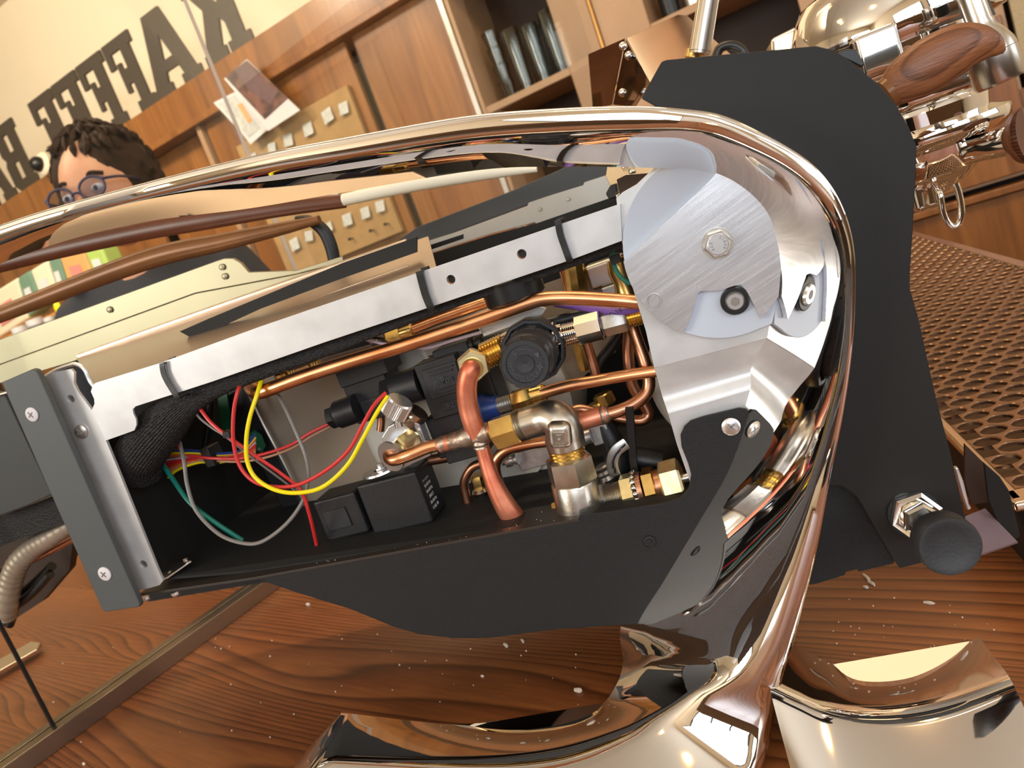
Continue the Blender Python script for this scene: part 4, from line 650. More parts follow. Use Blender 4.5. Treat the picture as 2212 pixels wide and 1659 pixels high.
# chrome coupling on the right of the regulator
CL = lambda t: (1195 + (1385 - 1195) * t, 730 + (680 - 730) * t, .762)
lpx(CL(0), CL(.12), [(0, 26), (.3, 34), (.45, 34), (.5, 26), (1, 26)], 'regulator_port', 'chrome_w', em); lpx(CL(.1), CL(.28), threads(25, 8), 'thread', 'chrome_w', em)
lpx(CL(.27), CL(.56), [(0, 29), (.04, 33), (.96, 33), (1, 30)], 'chrome_coupling', 'chrome_w', em, seg=8, ph=.2, label='shiny faceted coupling'); lpx(CL(.56), CL(.84), nutp(27), 'hex_nut', 'greysteel', em, seg=6, ph=.5, label='matt grey hex nut'); lpx(CL(.84), CL(1.02), threads(22, 6), 'thread', 'brass', em)
tpx([(1200, 655, .80), (1260, 664, .78), (1320, 672, .758), (1350, 672, .755), (1400, 665, .76)], 9, 'violet_cable', 'violet', em, label='violet printed cable', tube=dict(flat=(EZ, .9))); c = P(1340, 670, .742); MB().text('AUUL  3.4', c, EX * .99 + EZ * .05, EZ, 12 * pz(c), .0001).build('cable_print', 'rubber', em)
# copper tubes on the right
tpx([(1362, 695, .79), (1376, 735, .785), (1392, 780, .78), (1402, 822, .778), (1396, 850, .776), (1370, 872, .774), (1335, 888, .772), (1300, 898, .77)], 14, 'copper_pipe', 'darkcopper', em, seg=16, n=8, label='copper pipe bending round the right corner')
tpx([(1310, 894, .768), (1270, 906, .766), (1230, 918, .764)], 20, 'copper_sleeve', R_, em, seg=18, label='reddish copper sleeve'); lpx((1296, 899, .768), (1316, 892, .768), [(0, 20), (.4, 22), (1, 16)], 'solder_joint', 'solder', em)
tpx([(1361, 700, .815), (1357, 760, .815), (1366, 830, .815), (1390, 870, .815), (1400, 895, .815), (1385, 908, .812), (1350, 906, .81), (1300, 895, .81), (1255, 885, .81), (1235, 892, .81)], 12.5, 'copper_pipe', 'darkcopper', em, seg=14, n=8, label='dull copper pipe looping behind')
tpx([(1262, 725, .83), (1278, 775, .83), (1292, 830, .83)], 11, 'copper_pipe', 'darkcopper', em, seg=14, label='dull upright copper tube')
tpx([(1352, 705, .84), (1320, 750, .84), (1295, 785, .84), (1285, 830, .84)], 12, 'cable', 'rubber', em); tpx([(1215, 560, .88), (1228, 610, .88), (1240, 660, .88)], 14, 'copper_pipe', 'darkcopper', em)
for a, b_, r, m_ in (((1238, 560), (1250, 640), 22, 'brass'), ((1240, 700), (1262, 800), 12, 'brass'), ((1300, 850), (1312, 875), 22, 'brass'), ((1285, 870), (1300, 905), 20, 'brass')): lpx((*a, .87), (*b_, .87), nutp(r), 'brass_fitting', m_, em, seg=8)
mbox(1310, 590, .87, 90, 56, .02, 'pump_housing', 'steel', em, bevel=.003); mbox(1330, 625, .86, 60, 22, .02, 'pump_flange', 'greysteel', em, bevel=.001); lpx((1330, 560, .82), (1358, 640, .82), [(0, 20), (.3, 26), (.6, 22), (1, 28)], 'brass_elbow', 'brass', em)
tpx([(1322, 535, .78), (1326, 570, .78), (1338, 595, .775), (1362, 615, .77)], 5, 'green_wire', 'green', em); mbox(1328, 560, .775, 22, 20, .006, 'cable_clip', 'rubber', em)
tpx([(1180, 954, .78), (1130, 962, .78), (1090, 975, .78), (1070, 1002, .78), (1076, 1040, .78), (1092, 1075, .78), (1112, 1100, .78), (1150, 1108, .78), (1200, 1104, .78)], 12, 'copper_pipe', 'copper', em, seg=16, n=8, label='slim copper pipe curling below the cross')
tpx([(1050, 998, .80), (1020, 1010, .80), (1003, 1040, .80), (1006, 1070, .80), (1016, 1105, .80)], 10.5, 'copper_pipe', 'darkcopper', em, seg=14, n=8, label='thin copper pipe ending in a brass nut'); lpx((1012, 1090, .80), (1024, 1128, .80), nutp(25), 'brass_nut', 'brass', em, seg=6)
tpx([(895, 998, .80), (940, 992, .80), (970, 986, .80)], 12, 'copper_pipe', 'darkcopper', em); tpx([(820, 880, .83), (824, 905, .83), (822, 930, .83)], 9, 'copper_pipe', 'darkcopper', em)
lpx((1030, 1025, .82), (1040, 1060, .82), nutp(18), 'brass_fitting', 'brass', em, seg=6); lpx((1036, 1055, .815), (1046, 1085, .815), [(0, 15), (.2, 20), (.5, 14), (1, 18)], 'glass_fitting', 'steel', em)
mbox(1155, 990, .80, 80, 42, .016, 'terminal_block', 'greysteel', em, bevel=.0006); lpx((1085, 1000, .795), (1118, 990, .795), [(0, 6), (.25, 6), (.26, 13), (.6, 13), (.62, 9), (1, 14)], 'terminal_screw', 'zinc', em)
# nickel elbow valve
N_ = 'nickel'
lpx((1066, 938, .735), (1122, 920, .735), [(0, 30), (.08, 37), (.92, 37), (1, 32)], 'brass_nut', 'brass', em, seg=6, ph=.2, label='brass union nut'); lpx((1118, 921, .735), (1136, 915, .735), threads(36, 4), 'thread', N_, em)
ne = MB(); tpx([(1132, 916, .735, 35), (1165, 906, .735, 36), (1190, 902, .733, 40), (1212, 918, .732, 44), (1220, 950, .732, 43), (1224, 965, .732, 42)], 36, None, None, None, seg=28, n=7, mb=ne); ne.build('elbow_body', N_, em, label='cast nickel elbow with a raised emblem')
c = P(1207, 940, .680); mbox(1206, 944, .683, 54, 62, .010, 'emblem_boss', N_, em, bevel=.005, seg=5, tilt=-.25)
bs = MB(); tl = -.25; xx = EX * math.cos(tl) + EZ * math.sin(tl); zz = EZ * math.cos(tl) - EX * math.sin(tl); s1 = pz(c) * 1.35; c = P(1207, 950, .6815)
for dx, dz, a, b_ in ((-9, 0, 1.3, 11), (9, 0, 1.3, 11), (0, 11, 10, 1.3), (0, -11, 10, 1.3), (-3, -1, 1.2, 8), (0, 6, 4, 1.2), (3.5, 2.5, 1.2, 4), (0, -1, 4, 1.2)): bs.box(c + xx * dx * s1 + zz * dz * s1, xx * a * s1, zz * b_ * s1, EY * .0006)
bs.build('raised_emblem', N_, em)
lpx((1220, 958, .732), (1228, 988, .732), threads(40, 4, .92), 'thread', 'brass', em); lpx((1226, 984, .732), (1240, 1040, .732), [(0, 42), (.1, 52), (.9, 54), (1, 50)], 'hex_body', N_, em, seg=6, ph=.15, label='large nickel hexagon'); lpx((1239, 1038, .732), (1252, 1102, .732), [(0, 48), (.05, 50), (.93, 50), (1, 46)], 'valve_sleeve', N_, em, seg=40, label='nickel sleeve with two small arrows'); lpx((1250, 1096, .732), (1256, 1118, .732), [(0, 38), (1, 44)], 'valve_foot', 'brass', em)
am = MB()
for u, v in ((1243, 1068), (1282, 1048)):
    c = P(u, v, .660); s1 = pz(c)
    for k in (0, -9): p = c + EZ * k * s1; c2 = p; am.tube([p - EX * 4 * s1 - EZ * 5 * s1, p, p + EX * 4 * s1 - EZ * 5 * s1], .7 * s1, 5, 1)
A_r = P(1246, 1068, .732); r_ = 50.3 * pz(A_r)
am = MB()
for ang_ in (-.05, .75):
    d = -EY * math.cos(ang_) + EX * math.sin(ang_); t_ = EX * math.cos(ang_) + EY * math.sin(ang_); o_ = P(1247, 1075, .732) + d * r_; s1 = pz(o_)
    for k in (0, -8): p = o_ + EZ * k * s1; am.tube([p - t_ * 4 * s1 - EZ * 5 * s1, p, p + t_ * 4 * s1 - EZ * 5 * s1], .8 * s1, 5, 1)
am.build('arrow_marks', 'engrave', em)
lpx((1196, 1103, .745), (1222, 1098, .745), nutp(20), 'brass_nut', 'brass', em, seg=6)
# fittings along the bottom right
BL = lambda t: (1285 + 205 * t, 1082 - 52 * t, .752)
lpx(BL(0), BL(.14), nutp(36), 'hex_nut', 'greysteel', em, seg=6); lpx(BL(.12), BL(.32), threads(31, 9), 'thread', 'nickel', em); lpx(BL(.3), BL(.44), nutp(42), 'hex_nut', 'palebrass', em, seg=6, ph=.2)
wa = MB()
for i in range(18): a = i * math.pi * 2 / 18; p0 = P(*BL(.45)); axx = (P(*BL(1)) - P(*BL(0))).normalized(); e1 = EZ - axx * EZ.dot(axx); e1.normalize(); e2 = axx.cross(e1); q_ = p0 + (e1 * math.cos(a) + e2 * math.sin(a)) * 40 * pz(p0); wa.ell(q_, axx * .0022, (e1 * -math.sin(a) + e2 * math.cos(a)) * .0022, (e1 * math.cos(a) + e2 * math.sin(a)) * .0016, 7, 5)
wa.build('toothed_washer', 'steel', em); lpx(BL(.47), BL(.52), [(0, 38), (1, 38)], 'flange', 'darkcopper', em)
lpx(BL(.53), BL(.66), nutp(44), 'hex_nut', 'brass', em, seg=6, ph=.3); lpx(BL(.66), BL(.72), [(0, 34), (1, 34)], 'ring', 'darkcopper', em); lpx(BL(.71), BL(.93), nutp(47), 'hex_nut', 'palebrass', em, seg=6, ph=.5, label='large pale hex nut by the plate'); lpx(BL(.92), BL(1.2), [(0, 10), (1, 10)], 'steel_rod', 'zinc', em)
plate([(1350, 880), (1368, 878), (1376, 1000), (1394, 1098), (1374, 1100), (1358, 990)], .765, .004, 'dark_strap', 'rubber', em, bevel=.0006)
# hose with its perforated clamp
tpx([(1300, 915, .80, 20), (1325, 960, .80, 26), (1335, 1010, .80, 32), (1310, 1060, .80, 32)], 30, 'rubber_hose', 'plastic', em, seg=18); hcp = tpx([(1352, 958, .765), (1330, 975, .762), (1322, 1000, .762), (1328, 1025, .765)], 13, 'hose_clamp', 'greysteel', em, tube=dict(flat=(EY, .2)), label='perforated steel hose clamp')
for k in range(6): t = k / 5; mbox(1346 - 22 * math.sin(t * 2.2), 965 + 52 * t, .757, 4, 12, .0015, 'clamp_slot', 'rubber', hcp, tilt=-1.1 + t * .8)
lpx((1298, 1005, .785), (1318, 1040, .785), [(0, 14), (.1, 18), (.3, 15), (.45, 19), (.6, 15), (.8, 19), (1, 15)], 'clamp_screw', 'greysteel', em); mbox(1297, 940, .79, 42, 46, .014, 'square_fitting', 'greysteel', em, bevel=.0015); lpx((1246, 950, .79), (1278, 941, .79), [(0, 16), (.3, 16), (.35, 20), (.6, 16), (1, 16)], 'pipe_end', 'greysteel', em)
lpx((1430, 1000, .80), (1370, 990, .80), [(0, 26), (1, 26)], 'rubber_hose', 'plastic', em)
# big solenoid coil at the bottom left
bc = mbox(851, 1090, .750, 146, 122, .034, 'solenoid_coil', 'plastic', em, bevel=.0025, tilt=-.03, label='large black solenoid coil with white print'); mbox(735, 1118, .747, 104, 96, .028, 'coil_plug', 'plastic', bc, bevel=.002, tilt=-.02); mbox(728, 1122, .745, 56, 44, .002, 'relief_panel', 'plastic2', bc, bevel=.0004)
c0_ = P(851, 1090, .750); s1 = pz(c0_); xf = c0_ + EX * 73.6 * s1
pt = MB()
for i in range(7): 
    z = 40 - i * 13; pt.text(random.choice(['24V 9W', '50-60 Hz', 'IP65 F', 'PATENT', 'COIL 08']), xf + EY * .013 + EZ * z * s1, EY, EZ, 10 * s1, .0001)
pt.build('printed_text', 'print', bc); MB().box(xf + EY * .008 + EZ * 46 * s1, EX * .0001, EY * .004, EZ * 6 * s1).build('printed_label', 'print', bc)
# wires
def wire(pts, r, m, lab=None, name=None): return tpx(pts, r * .86, name or (m + '_wire'), m, em, seg=9, n=8, label=lab)
wire([(404, 848, .735), (430, 880, .722), (455, 912, .715), (486, 938, .712), (520, 962, .712), (560, 990, .712), (610, 1025, .715), (650, 1060, .715), (668, 1110, .72), (682, 1168, .735), (686, 1190, .74)], 4.6, 'red', 'red wire crossing the dark bay'); wire([(408, 854, .737), (425, 895, .724), (455, 922, .717), (490, 945, .714), (560, 1000, .718), (620, 1045, .73), (660, 1080, .74)], 3, 'grey')
mbox(488, 940, .708, 16, 14, .006, 'wire_clip', 'rubber', em, tilt=-.3)
wire([(526, 815, .725), (512, 850, .71), (504, 900, .705), (505, 960, .702), (520, 1010, .70), (552, 1042, .70), (600, 1052, .70), (650, 1045, .70), (710, 1012, .70), (755, 970, .70), (785, 915, .702), (808, 875, .705), (834, 848, .712)], 5, 'red', 'red wire looping beside the yellow one')
wire([(568, 808, .73), (556, 850, .712), (540, 900, .702), (532, 950, .698), (535, 1000, .696), (556, 1036, .695), (600, 1060, .694), (650, 1064, .694), (700, 1050, .695), (750, 1005, .697), (785, 945, .70), (812, 895, .703), (838, 855, .712)], 5.5, 'yellow', 'bright yellow wire in a wide loop')
wire([(592, 838, .76), (615, 880, .745), (640, 935, .735), (660, 985, .73), (666, 1030, .728), (655, 1080, .725), (620, 1130, .722), (570, 1168, .72), (530, 1174, .72), (475, 1155, .722), (425, 1105, .725), (405, 1050, .73), (398, 1000, .735), (388, 955, .75)], 5, 'grey', 'long grey wire in a big loop')
wire([(716, 913, .80), (670, 935, .79), (630, 960, .78), (580, 978, .775), (520, 990, .77), (460, 990, .77), (405, 984, .775)], 4, 'red', 'red wire to the rear connector'); wire([(718, 918, .803), (672, 943, .795), (630, 968, .785), (575, 988, .78), (520, 997, .778), (460, 995, .78), (420, 990, .782)], 3.2, 'tan')
wire([(345, 992, .76), (370, 1030, .75), (410, 1085, .735), (460, 1125, .73), (525, 1168, .73)], 6, 'green', 'green earth wire'); wire([(378, 905, .76), (378, 940, .76), (388, 970, .76)], 4.5, 'red')
for i, (m_, dy, r) in enumerate((('red', 12, 4), ('orange', 18, 4), ('tan', 24, 4), ('yellow', 30, 4), ('red', 6, 4), ('white', 0, 3), ('orange', -8, 4), ('yellow', -14, 3.5), ('blue', -22, 4))):
    m2 = 'wirewhite' if m_ == 'white' else m_; b_ = dy * .45
    wire([(352 + dy * .4, 995 + dy * 1.2, .785), (385, 990 + dy * .8, .782), (430, 985 + b_, .782), (470, 988 + b_ * .8, .784), (520, 980 + dy * .3, .79), (552, 955 + dy * .8, .80)], r, m2, name='bundle_wire')
mbox(447, 990, .772, 22, 44, .016, 'cable_clip', 'rubber', em, bevel=.001)
wire([(785, 733, .76), (830, 743, .757), (870, 748, .76), (920, 752, .757), (980, 735, .757), (1040, 718, .765)], 3.4, 'wirewhite', 'thin white and violet wire'); wire([(800, 728, .765), (850, 736, .762), (900, 744, .762), (960, 733, .762), (1035, 712, .77)], 3.4, 'rubber', name='black_wire')
# ================================================================ top of the machine: rails, trays and far side seen over the support rail
plate([(-80, 765), (0, 733), (466, 564), (484, 558), (503, 558), (520, 568), (537, 588), (640, 584), (740, 553), (742, 566), (640, 592), (422, 633), (0, 787), (-80, 818)], .985, .004, 'rear_rail', 'steelbar', em, label='upper flange of the greenish steel rear rail', bevel=.0006)
plate([(-80, 819), (0, 788), (422, 634), (640, 593), (742, 567), (742, 572), (537, 640), (338, 716), (155, 782), (0, 828), (-80, 858)], .980, .007, 'rear_rail', 'steelbar', em, label='lower flange of the steel rear rail', bevel=.0006)
for u, v in ((237, 669), (480, 577), (486, 597)): c = P(u, v, .984); MB().lathe(c, c - EY * .0015, [(0, 7 * pz(c)), (.6, 7 * pz(c)), (1, 4 * pz(c))], 16).build('rail_rivet', 'steelbar', em)
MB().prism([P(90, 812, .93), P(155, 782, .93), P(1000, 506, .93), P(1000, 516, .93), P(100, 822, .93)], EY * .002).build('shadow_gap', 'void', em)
a, b_, c, d = P(150, 795, .74), P(560, 655, .90), P(990, 512, .94), P(990, 575, .72)
sh_ = MB().prism([P(165, 772, .93), P(398, 690, .93), P(740, 572, .93), P(925, 510, .93), P(945, 585, .75), P(900, 592, .73), P(560, 712, .725), P(200, 842, .72)], EZ * -.0015).build('top_tray', 'steelbrown', em, label='brown reflecting steel top tray', bevel=.0003)
plate([(388, 716), (449, 689), (560, 643), (740, 568), (900, 512), (900, 545), (740, 601), (560, 668), (419, 733)], .815, .002, 'tray_slot', 'void', em)
tpx([(172, 770, .925), (400, 688, .925), (740, 570, .925), (880, 522, .925)], 7, 'tray_lip', 'steelbrown', em, seg=10)
plate([(405, 745), (560, 690), (740, 622), (880, 572), (885, 583), (740, 634), (560, 702), (412, 756)], .80, .003, 'tray_rib', 'steelbrown', em, bevel=.0008)
c = P(425, 752, .79); MB().ell(P(438, 735, .79), EX * .004, EY * .003, EZ * .002, 10, 6).build('weld_spot', 'nickel', em)
tpx([(820, 605, .86), (850, 590, .86), (868, 575, .86)], 9, 'copper_pipe', 'darkcopper', em)
# far slab and notched strip
plate([(832, 538), (902, 490), (1098, 415), (1206, 368), (1240, 350), (1400, 300), (1400, 380), (1308, 384), (1139, 444), (980, 503), (840, 556)], 1.16, .006, 'far_panel', 'greyp', em, label='dark grey far side panel', bevel=.001)
plate([(840, 556), (915, 528), (917, 523), (980, 503), (1139, 445), (1142, 438), (1180, 425), (1260, 400), (1262, 394), (1330, 372), (1330, 425), (1247, 452), (1250, 468), (1162, 496), (1156, 480), (1060, 505), (902, 556), (880, 560)], 1.15, .003, 'notched_strip', 'tile', em, label='pale notched steel strip', bevel=.0003)
for u, v in ((1166, 452), (1227, 430)): c = P(u, v, 1.149); MB().lathe(c, c - EY * .001, [(0, 5 * pz(c)), (1, 4 * pz(c))], 14).build('strip_rivet', 'steel', em)
plate([(885, 562), (1060, 508), (1160, 482), (1340, 420), (1340, 470), (940, 610)], 1.0, .003, 'dark_backing', 'void', em)
MB().prism([P(1310, 385, .80), P(1316, 344, .86), P(1420, 362, .80), P(1426, 372, .76), P(1332, 428, .75)], EZ * .0015).build('corner_bracket', 'steel', em, label='steel corner bracket', bevel=.0003)
for u, v, y in ((1322, 368, .83), (1340, 378, .82), (1350, 362, .82), (1366, 372, .80)): c = P(u, v, y); MB().lathe(c, c + EZ * .003, [(0, 8 * pz(c)), (.5, 8 * pz(c)), (1, 5 * pz(c))], 14).build('bracket_screw', 'nickel', em)
plate([(1318, 400), (1332, 395), (1336, 425), (1316, 432), (1308, 418)], .76, .01, 'rail_stop', 'rubber', em, bevel=.001)
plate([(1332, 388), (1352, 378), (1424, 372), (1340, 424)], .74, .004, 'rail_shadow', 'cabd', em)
# handrails seen under the arch
tpx([(-60, 585, .98, 18), (118, 540, .98, 20), (304, 500, .98, 20), (439, 476, .98, 21), (600, 452, .98, 17), (745, 434, .98, 15)], 18, 'wooden_rail', 'redwood', em, seg=14, label='reddish wooden hand rail under the arch', tube=dict(flat=(EY, .6)))
tpx([(742, 432, .97, 13), (900, 398, .97, 15), (1060, 374, .97, 13), (1160, 366, .97, 6)], 14, 'cream_rail', 'creamrail', em, seg=14, label='cream end of the hand rail')
tpx([(-60, 702, .99, 17), (0, 680, .99, 17), (304, 565, .99, 22), (480, 523, .99, 19), (604, 495, .99, 14), (690, 474, .99, 9)], 18, 'bronze_rail', 'bronze', em, seg=14, label='brown hand rail lower down')
tpx([(640, 474, 1.02, 8), (672, 478, 1.02, 12), (700, 500, 1.02, 14), (716, 535, 1.02, 14), (724, 575, 1.02, 13)], 13, 'hose_loop', 'plastic2', em, seg=14, label='dark curved hose behind the rail')
# rear shell, mesh and hoses: the machine's reflection built as parts
plate([(-60, 838), (8, 850), (60, 960), (112, 1068), (60, 1092), (-60, 1135)], .86, .006, 'reflected_shell', 'greyp', em, label='mid grey rear shell of the reflection', bevel=.001); tpx([(-40, 862, .85), (8, 850, .85), (20, 846, .85)], 3, 'shell_edge', 'steel', em)
plate([(-60, 1136), (60, 1093), (114, 1072), (140, 1130), (60, 1160), (-60, 1200)], .90, .03, 'vent_mesh', 'braid', em)
hp = [(160, 1128, .93, 17), (110, 1160, .93, 20), (70, 1185, .93, 21), (38, 1220, .93, 22), (22, 1265, .93, 22), (10, 1330, .93, 22)]; hh = MB(); pts = [P(*p[:3]) for p in hp]; cc = cat_px([(*p, hp[i][3] * pz(p)) for i, p in enumerate(pts)], 16)
nn = EY.copy(); R_ = []; ps = [V(x[:3]) for x in cc]
for i, p in enumerate(ps): t = (ps[min(i + 1, len(ps) - 1)] - ps[max(i - 1, 0)]).normalized(); nn = (nn - t * nn.dot(t)).normalized(); b = t.cross(nn); R_.append([p + (nn * math.cos(2 * math.pi * k / 16) + b * math.sin(2 * math.pi * k / 16)) * cc[i][3] * (1 + .08 * (i % 4 < 2)) for k in range(16)])
hh.rings(R_).build('drain_hose', 'lid', em, label='reflected corrugated brownish drain hose')
plate([(-80, 1125), (60, 1092), (120, 1070), (160, 1150), (150, 1230), (90, 1300), (10, 1352), (-80, 1380)], 1.02, .01, 'under_shell_shadow', 'cabd', em)  # dark sheet added for the shaded underside, hides the wall behind
tpx([(60, 1215, .95), (110, 1190, .95), (165, 1160, .95)], 7, 'copper_pipe', 'darkcopper', em); tpx([(-20, 1175, .92), (5, 1165, .92), (18, 1150, .92)], 13, 'dark_pipe', 'rubber', em)
for pts_ in ([(-10, 1340, .95), (60, 1290, .95), (108, 1240, .95)], [(20, 1300, .96), (70, 1262, .96), (112, 1222, .96)], [(0, 1230, .94), (30, 1300, .94), (20, 1350, .94)]): tpx(pts_, 10, 'dark_cable', 'rubber', em)
# ================================================================ drip tray
ty = CAM.z - .375 * K; dt = thing('drip_tray', 'coppery steel drip tray with round holes beyond the black plate', 'drip tray', M(.23, .9, CT))
x0, x1, y0, y1 = .1175, .343, .474, 1.60
g2 = MB(); pit = .0205; ro_ = pit * .866; rr = .0085; T_ = .0016; nx = int((x1 - x0 - .012) / pit); ny = int((y1 - y0 - .03) / ro_)
gv, gf = [], []; n = 12
for j in range(ny):
    for i in range(nx):
        cx = x0 + .016 + (i + .5 * (j % 2)) * pit; cy = y0 + .024 + j * ro_
        if cx > x1 - .012: continue
        o = len(gv); hw, hh_ = pit / 2, ro_ / 2
        for k in range(n):
            a = 2 * math.pi * k / n; c_, s_ = math.cos(a), math.sin(a); f_ = min(hw / abs(c_) if abs(c_) > 1e-6 else 9, hh_ / abs(s_) if abs(s_) > 1e-6 else 9)
            gv += [M(cx + c_ * f_, cy + s_ * f_, ty), M(cx + c_ * rr * 1.09, cy + s_ * rr * 1.09, ty), M(cx + c_ * rr, cy + s_ * rr, ty - .0009), M(cx + c_ * rr, cy + s_ * rr, ty - T_ * 2)]
        for k in range(n):
            p, q_ = o + 4 * k, o + 4 * ((k + 1) % n); gf += [(p, q_, q_ + 1, p + 1), (p + 1, q_ + 1, q_ + 2, p + 2), (p + 2, q_ + 2, q_ + 3, p + 3)]
        # cell corners
        for sx_, sy_ in ((1, 1), (-1, 1), (-1, -1), (1, -1)):
            a = math.atan2(sy_ * hh_, sx_ * hw) % (2 * math.pi); k0 = int(a / (2 * math.pi / n)); o3 = len(gv); gv.append(M(cx + sx_ * hw, cy + sy_ * hh_, ty)); gf.append((o + 4 * k0, o3, o + 4 * ((k0 + 1) % n)))
me = bpy.data.meshes.new('g'); g2.v = gv; g2.f = gf
g2.build('perforated_grille', 'tray', dt, kind='stuff', label='perforated grille of the tray', ang=30)
fr_ = MB()
def bar(xa, xb, ya, yb, za, zb): return [M(xa, ya, za), M(xb, ya, za), M(xb, yb, za), M(xa, yb, za)], EZ * (zb - za)
for a_ in (bar(x0 - .002, x0 + .0065, y0, y1, ty - .006, ty + .0005), bar(x1 - .012, x1 + .003, y0, y1, ty - .006, ty + .0005), bar(x0 - .002, x1 + .003, y0 - .004, y0 + .0155, ty - .006, ty + .0005), bar(x0, x1, y1 - .02, y1, ty - .006, ty + .0005)): fr_.prism(*a_)
fr_.build('tray_frame', 'traychrome', dt, bevel=.0025, seg=3)
fb = MB(); fb.prism([M(x0 + .01, y0 - .003, ty - .002), M(x1, y0 - .003, ty - .002), M(x1, y0 + .001, ty - .07), M(x0 + .018, y0 + .001, ty - .07)], EY * .002); fb.build('tray_front', 'traychrome', dt, bevel=.0006)
MB().prism([M(x0 + .004, y0 + .02, ty - .012), M(x0 + .004, y1, ty - .012), M(x0 + .004, y1, CT + .001), M(x0 + .014, y0 + .04, CT + .001)], EX * .004).build('tray_side', 'black', dt)
MB().prism([M(x0 + .01, y0 + .02, ty - .03), M(x1 - .004, y0 + .02, ty - .03), M(x1 - .004, y1, ty - .03), M(x0 + .01, y1, ty - .03)], EZ * .001).build('tray_bottom', 'cabm', dt)
# small parts between plate and tray
MB().prism([P(2085, 1115, .70), P(2128, 1098, .72), P(2198, 1170, .70), P(2110, 1200, .68), P(2080, 1190, .68)], EZ * -.001).build('foot_sheet', 'pink', em, label='pinkish steel foot sheet')
plate([(2062, 1012), (2070, 1010), (2082, 1040), (2094, 1090), (2100, 1100), (2090, 1104), (2078, 1070)], .66, .004, 'steel_post', 'zinc', em, bevel=.0008)
plate([(2126, 1000), (2160, 1030), (2180, 1060), (2205, 1160), (2190, 1168), (2160, 1140), (2135, 1080)], .712, .003, 'side_web', 'black', em, bevel=.0006)
plate([(2085, 960), (2125, 1000), (2135, 1085), (2100, 1090), (2085, 1040)], .75, .003, 'dark_web', 'cabd', em)
# ================================================================ brew group, wand and taps
Yg = 1.05; base = P(2022, 425, Yg); s = pz(base); hpx = lambda v: (425 - v) / .955
prof = [(395, 60), (380, 92), (374, 100), (340, 112), (328, 116), (324, 126), (322, 150), (308, 166), (296, 168), (288, 166), (284, 150), (278, 134), (252, 138), (244, 150), (238, 165), (226, 172), (216, 172), (210, 166), (150, 170), (120, 172), (118, 172), (112, 196), (100, 204), (80, 204), (40, 196), (10, 182), (-14, 165), (-24, 140), (-28, 62), (-60, 60)]
top = base + EZ * hpx(-60) * s; L_ = hpx(-60)
gp = MB().lathe(base + EZ * 0, top, [(hpx(v) / L_, r * s) for v, r in [(405, 0)] + prof + [(-60, 0)]], 56).build('brew_group', 'chrome', em, label='stacked polished chrome brew group', ang=40)
MB().lathe(base + EZ * hpx(-26) * s, base + EZ * hpx(-38) * s, [(0, 66 * s), (1, 66 * s)], 30).build('gasket', 'rubber', gp)
mw = P(1910, 110, .90); s_ = pz(mw); MB().box(mw + EY * .02, EX * 52 * s_ * .9, EY * .01, EZ * 54 * s_).build('front_window', 'chrome', em, bevel=.004, seg=4)
plate([(1800, 118), (1828, 105), (1850, 106), (1868, 138), (1862, 146), (1830, 130)], .80, .01, 'black_bracket', 'rubber', em, bevel=.001)
# wooden lever
HL = [(u, v, .78, r * 1.1) for u, v, _, r in [(1918, 202, 0, 31), (1925, 197, 0, 33), (1960, 171, 0, 46), (2000, 146, 0, 52), (2040, 121, 0, 51), (2080, 102, 0, 46), (2112, 96, 0, 38), (2140, 98, 0, 27), (2160, 106, 0, 14), (2170, 111, 0, 4)]]
tpx(HL, 1, 'brew_lever', 'handle', em, seg=26, n=8, tube=dict(flat=(EY, .55)), label='carved walnut brew lever'); lpx((1914, 205, .78), (1926, 196, .78), [(0, 33), (1, 35)], 'lever_ferrule', 'bronze', em)
# brushed tap on the right
lpx((2080, -50, .88), (2163, 178, .88), [(0, 25), (.42, 26), (.44, 28), (.48, 28), (.56, 40), (.66, 50), (.72, 52), (.722, 51), (.726, 52), (.97, 52), (1, 48), (1, 0)], 'steam_tap', 'steel', em, seg=40, label='brushed steel tap cup'); lpx((2098, -20, .91), (2125, 45, .91), [(0, 22), (1, 24)], 'tap_sleeve', 'rubber', em)
# steam wand
lpx((1536, -40, .72), (1511, 116, .72), [(0, 23), (.96, 24), (.965, 22), (1, 22), (1, 0)], 'steam_wand', 'steel', em, seg=32, label='upright steel steam wand'); lpx((1503, 108, .735), (1499, 126, .735), [(0, 20), (1, 20)], 'wand_sleeve', 'brass', em)
# portafilter
pf = thing('portafilter', 'chrome portafilter with a wooden knob locked in the brew group', 'portafilter', P(2050, 400, Yg))
lpx((2060, 350, 1.04), (2094, 322, 1.0), [(0, 40), (.5, 34), (1, 27)], 'neck', 'chrome', pf, seg=24); lpx((2090, 326, 1.0), (2190, 301, .96), [(0, 26), (.06, 28), (.9, 30), (1, 30)], 'handle_sleeve', 'chrome_w', pf, seg=30)
kb_ = lpx((2184, 303, .96), (2222, 292, .945), [(0, 31), (.2, 34), (.62, 56), (1, 60)], 'wooden_knob', 'handle', pf, seg=44); lpx((2204, 297.5, .95), (2222, 292, .945), [(0, 57), (1, 61), (1, 58)], 'knurled_ring', 'redwood', pf, seg=90, star=.97)
MB().lathe(P(2032, 415, Yg), P(2022, 378, Yg), [(0, 20 * s), (.3, 34 * s), (.6, 50 * s), (1, 60 * s)], 30).build('basket_bottom', 'chrome', pf)
mbox(2000, 420, 1.03, 52, 72, .03, 'spout_body', 'chrome_w', pf, bevel=.005, seg=4)
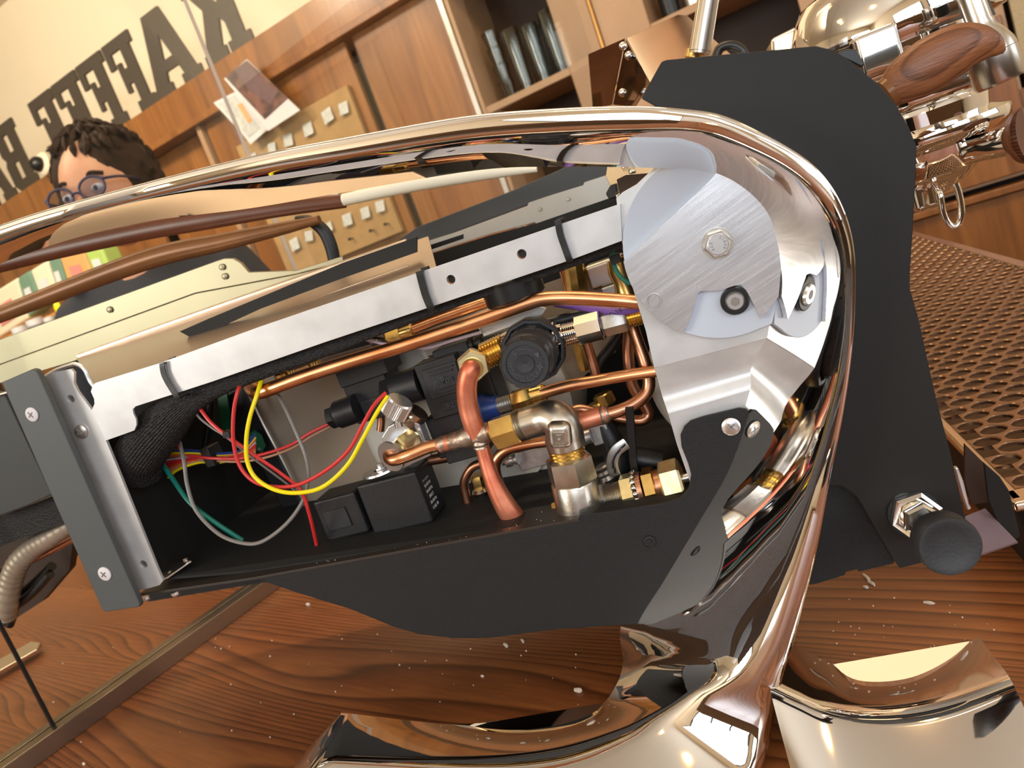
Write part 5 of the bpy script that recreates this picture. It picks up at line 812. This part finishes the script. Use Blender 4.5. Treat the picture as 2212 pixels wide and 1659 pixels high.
tpx([(2018, 400, 1.01), (2030, 420, 1.0), (2036, 455, 1.0), (2046, 480, 1.0), (2060, 490, 1.0), (2072, 482, 1.0), (2077, 455, 1.0), (2072, 420, 1.0), (2064, 396, 1.0)], 7, 'spout', 'chrome_w', pf, seg=14, n=8)
# mirrored steel box and hose at the back
bx = thing('steel_hopper', 'mirrored steel box with a cream reflecting lid behind the steam wand', 'box', P(1400, 200, 1.25))
MB().prism([P(1352, 82, 1.22), P(1464, 31, 1.50), P(1484, 33, 1.52), P(1580, 118, 1.30), P(1560, 190, 1.10), P(1405, 180, 1.02)], EZ * -.004).build('lid', 'chrome_w', bx, bevel=.001)
MB().prism([P(1270, 117, 1.20), P(1350, 82, 1.19), P(1322, 226, 1.32), P(1280, 234, 1.34), P(1274, 160, 1.26)], EY * .004).build('side_panel', 'darkmirror', bx, bevel=.001)
MB().prism([P(1352, 86, 1.185), P(1405, 178, 1.05), P(1372, 232, 1.12), P(1324, 226, 1.31)], EY * .004).build('front_panel', 'darkmirror', bx, bevel=.001)
for u, v in ((1358, 120), (1388, 168), (1345, 200), (1346, 100)): c = P(u, v, 1.15); MB().ell(c, EX * .004, EY * .004, EZ * .004, 10, 6).build('corner_stud', 'chrome_w', bx)
tpx([(1545, 130, 1.2), (1555, 105, 1.2), (1580, 98, 1.2), (1602, 108, 1.2), (1612, 130, 1.2)], 10, 'black_hose', 'rubber', em, label='black hose arch behind the plate')
b2 = thing('steel_canister', 'chrome and wood canister standing behind the black plate', 'canister', P(1740, 100, 1.35))
MB().prism([P(1664, 84, 1.35), P(1738, 47, 1.36), P(1762, 100, 1.35), P(1668, 125, 1.33)], EY * .05).build('body', 'chrome_w', b2, bevel=.004); MB().prism([P(1740, 46, 1.35), P(1778, 28, 1.36), P(1800, 34, 1.36), P(1836, 100, 1.34), P(1764, 112, 1.33)], EY * .05).build('wooden_side', 'redwood', b2, bevel=.004)
# reflected feet of the machine left, beyond the partition joint
MB().prism([H(-30, 1440, .48), H(68, 1385, .48), H(88, 1388, .48), H(80, 1402, .48), H(-30, 1465, .48)], EZ * -.006).build('reflected_foot', 'chrome_w', em, bevel=.001, label='reflected flat chrome foot')
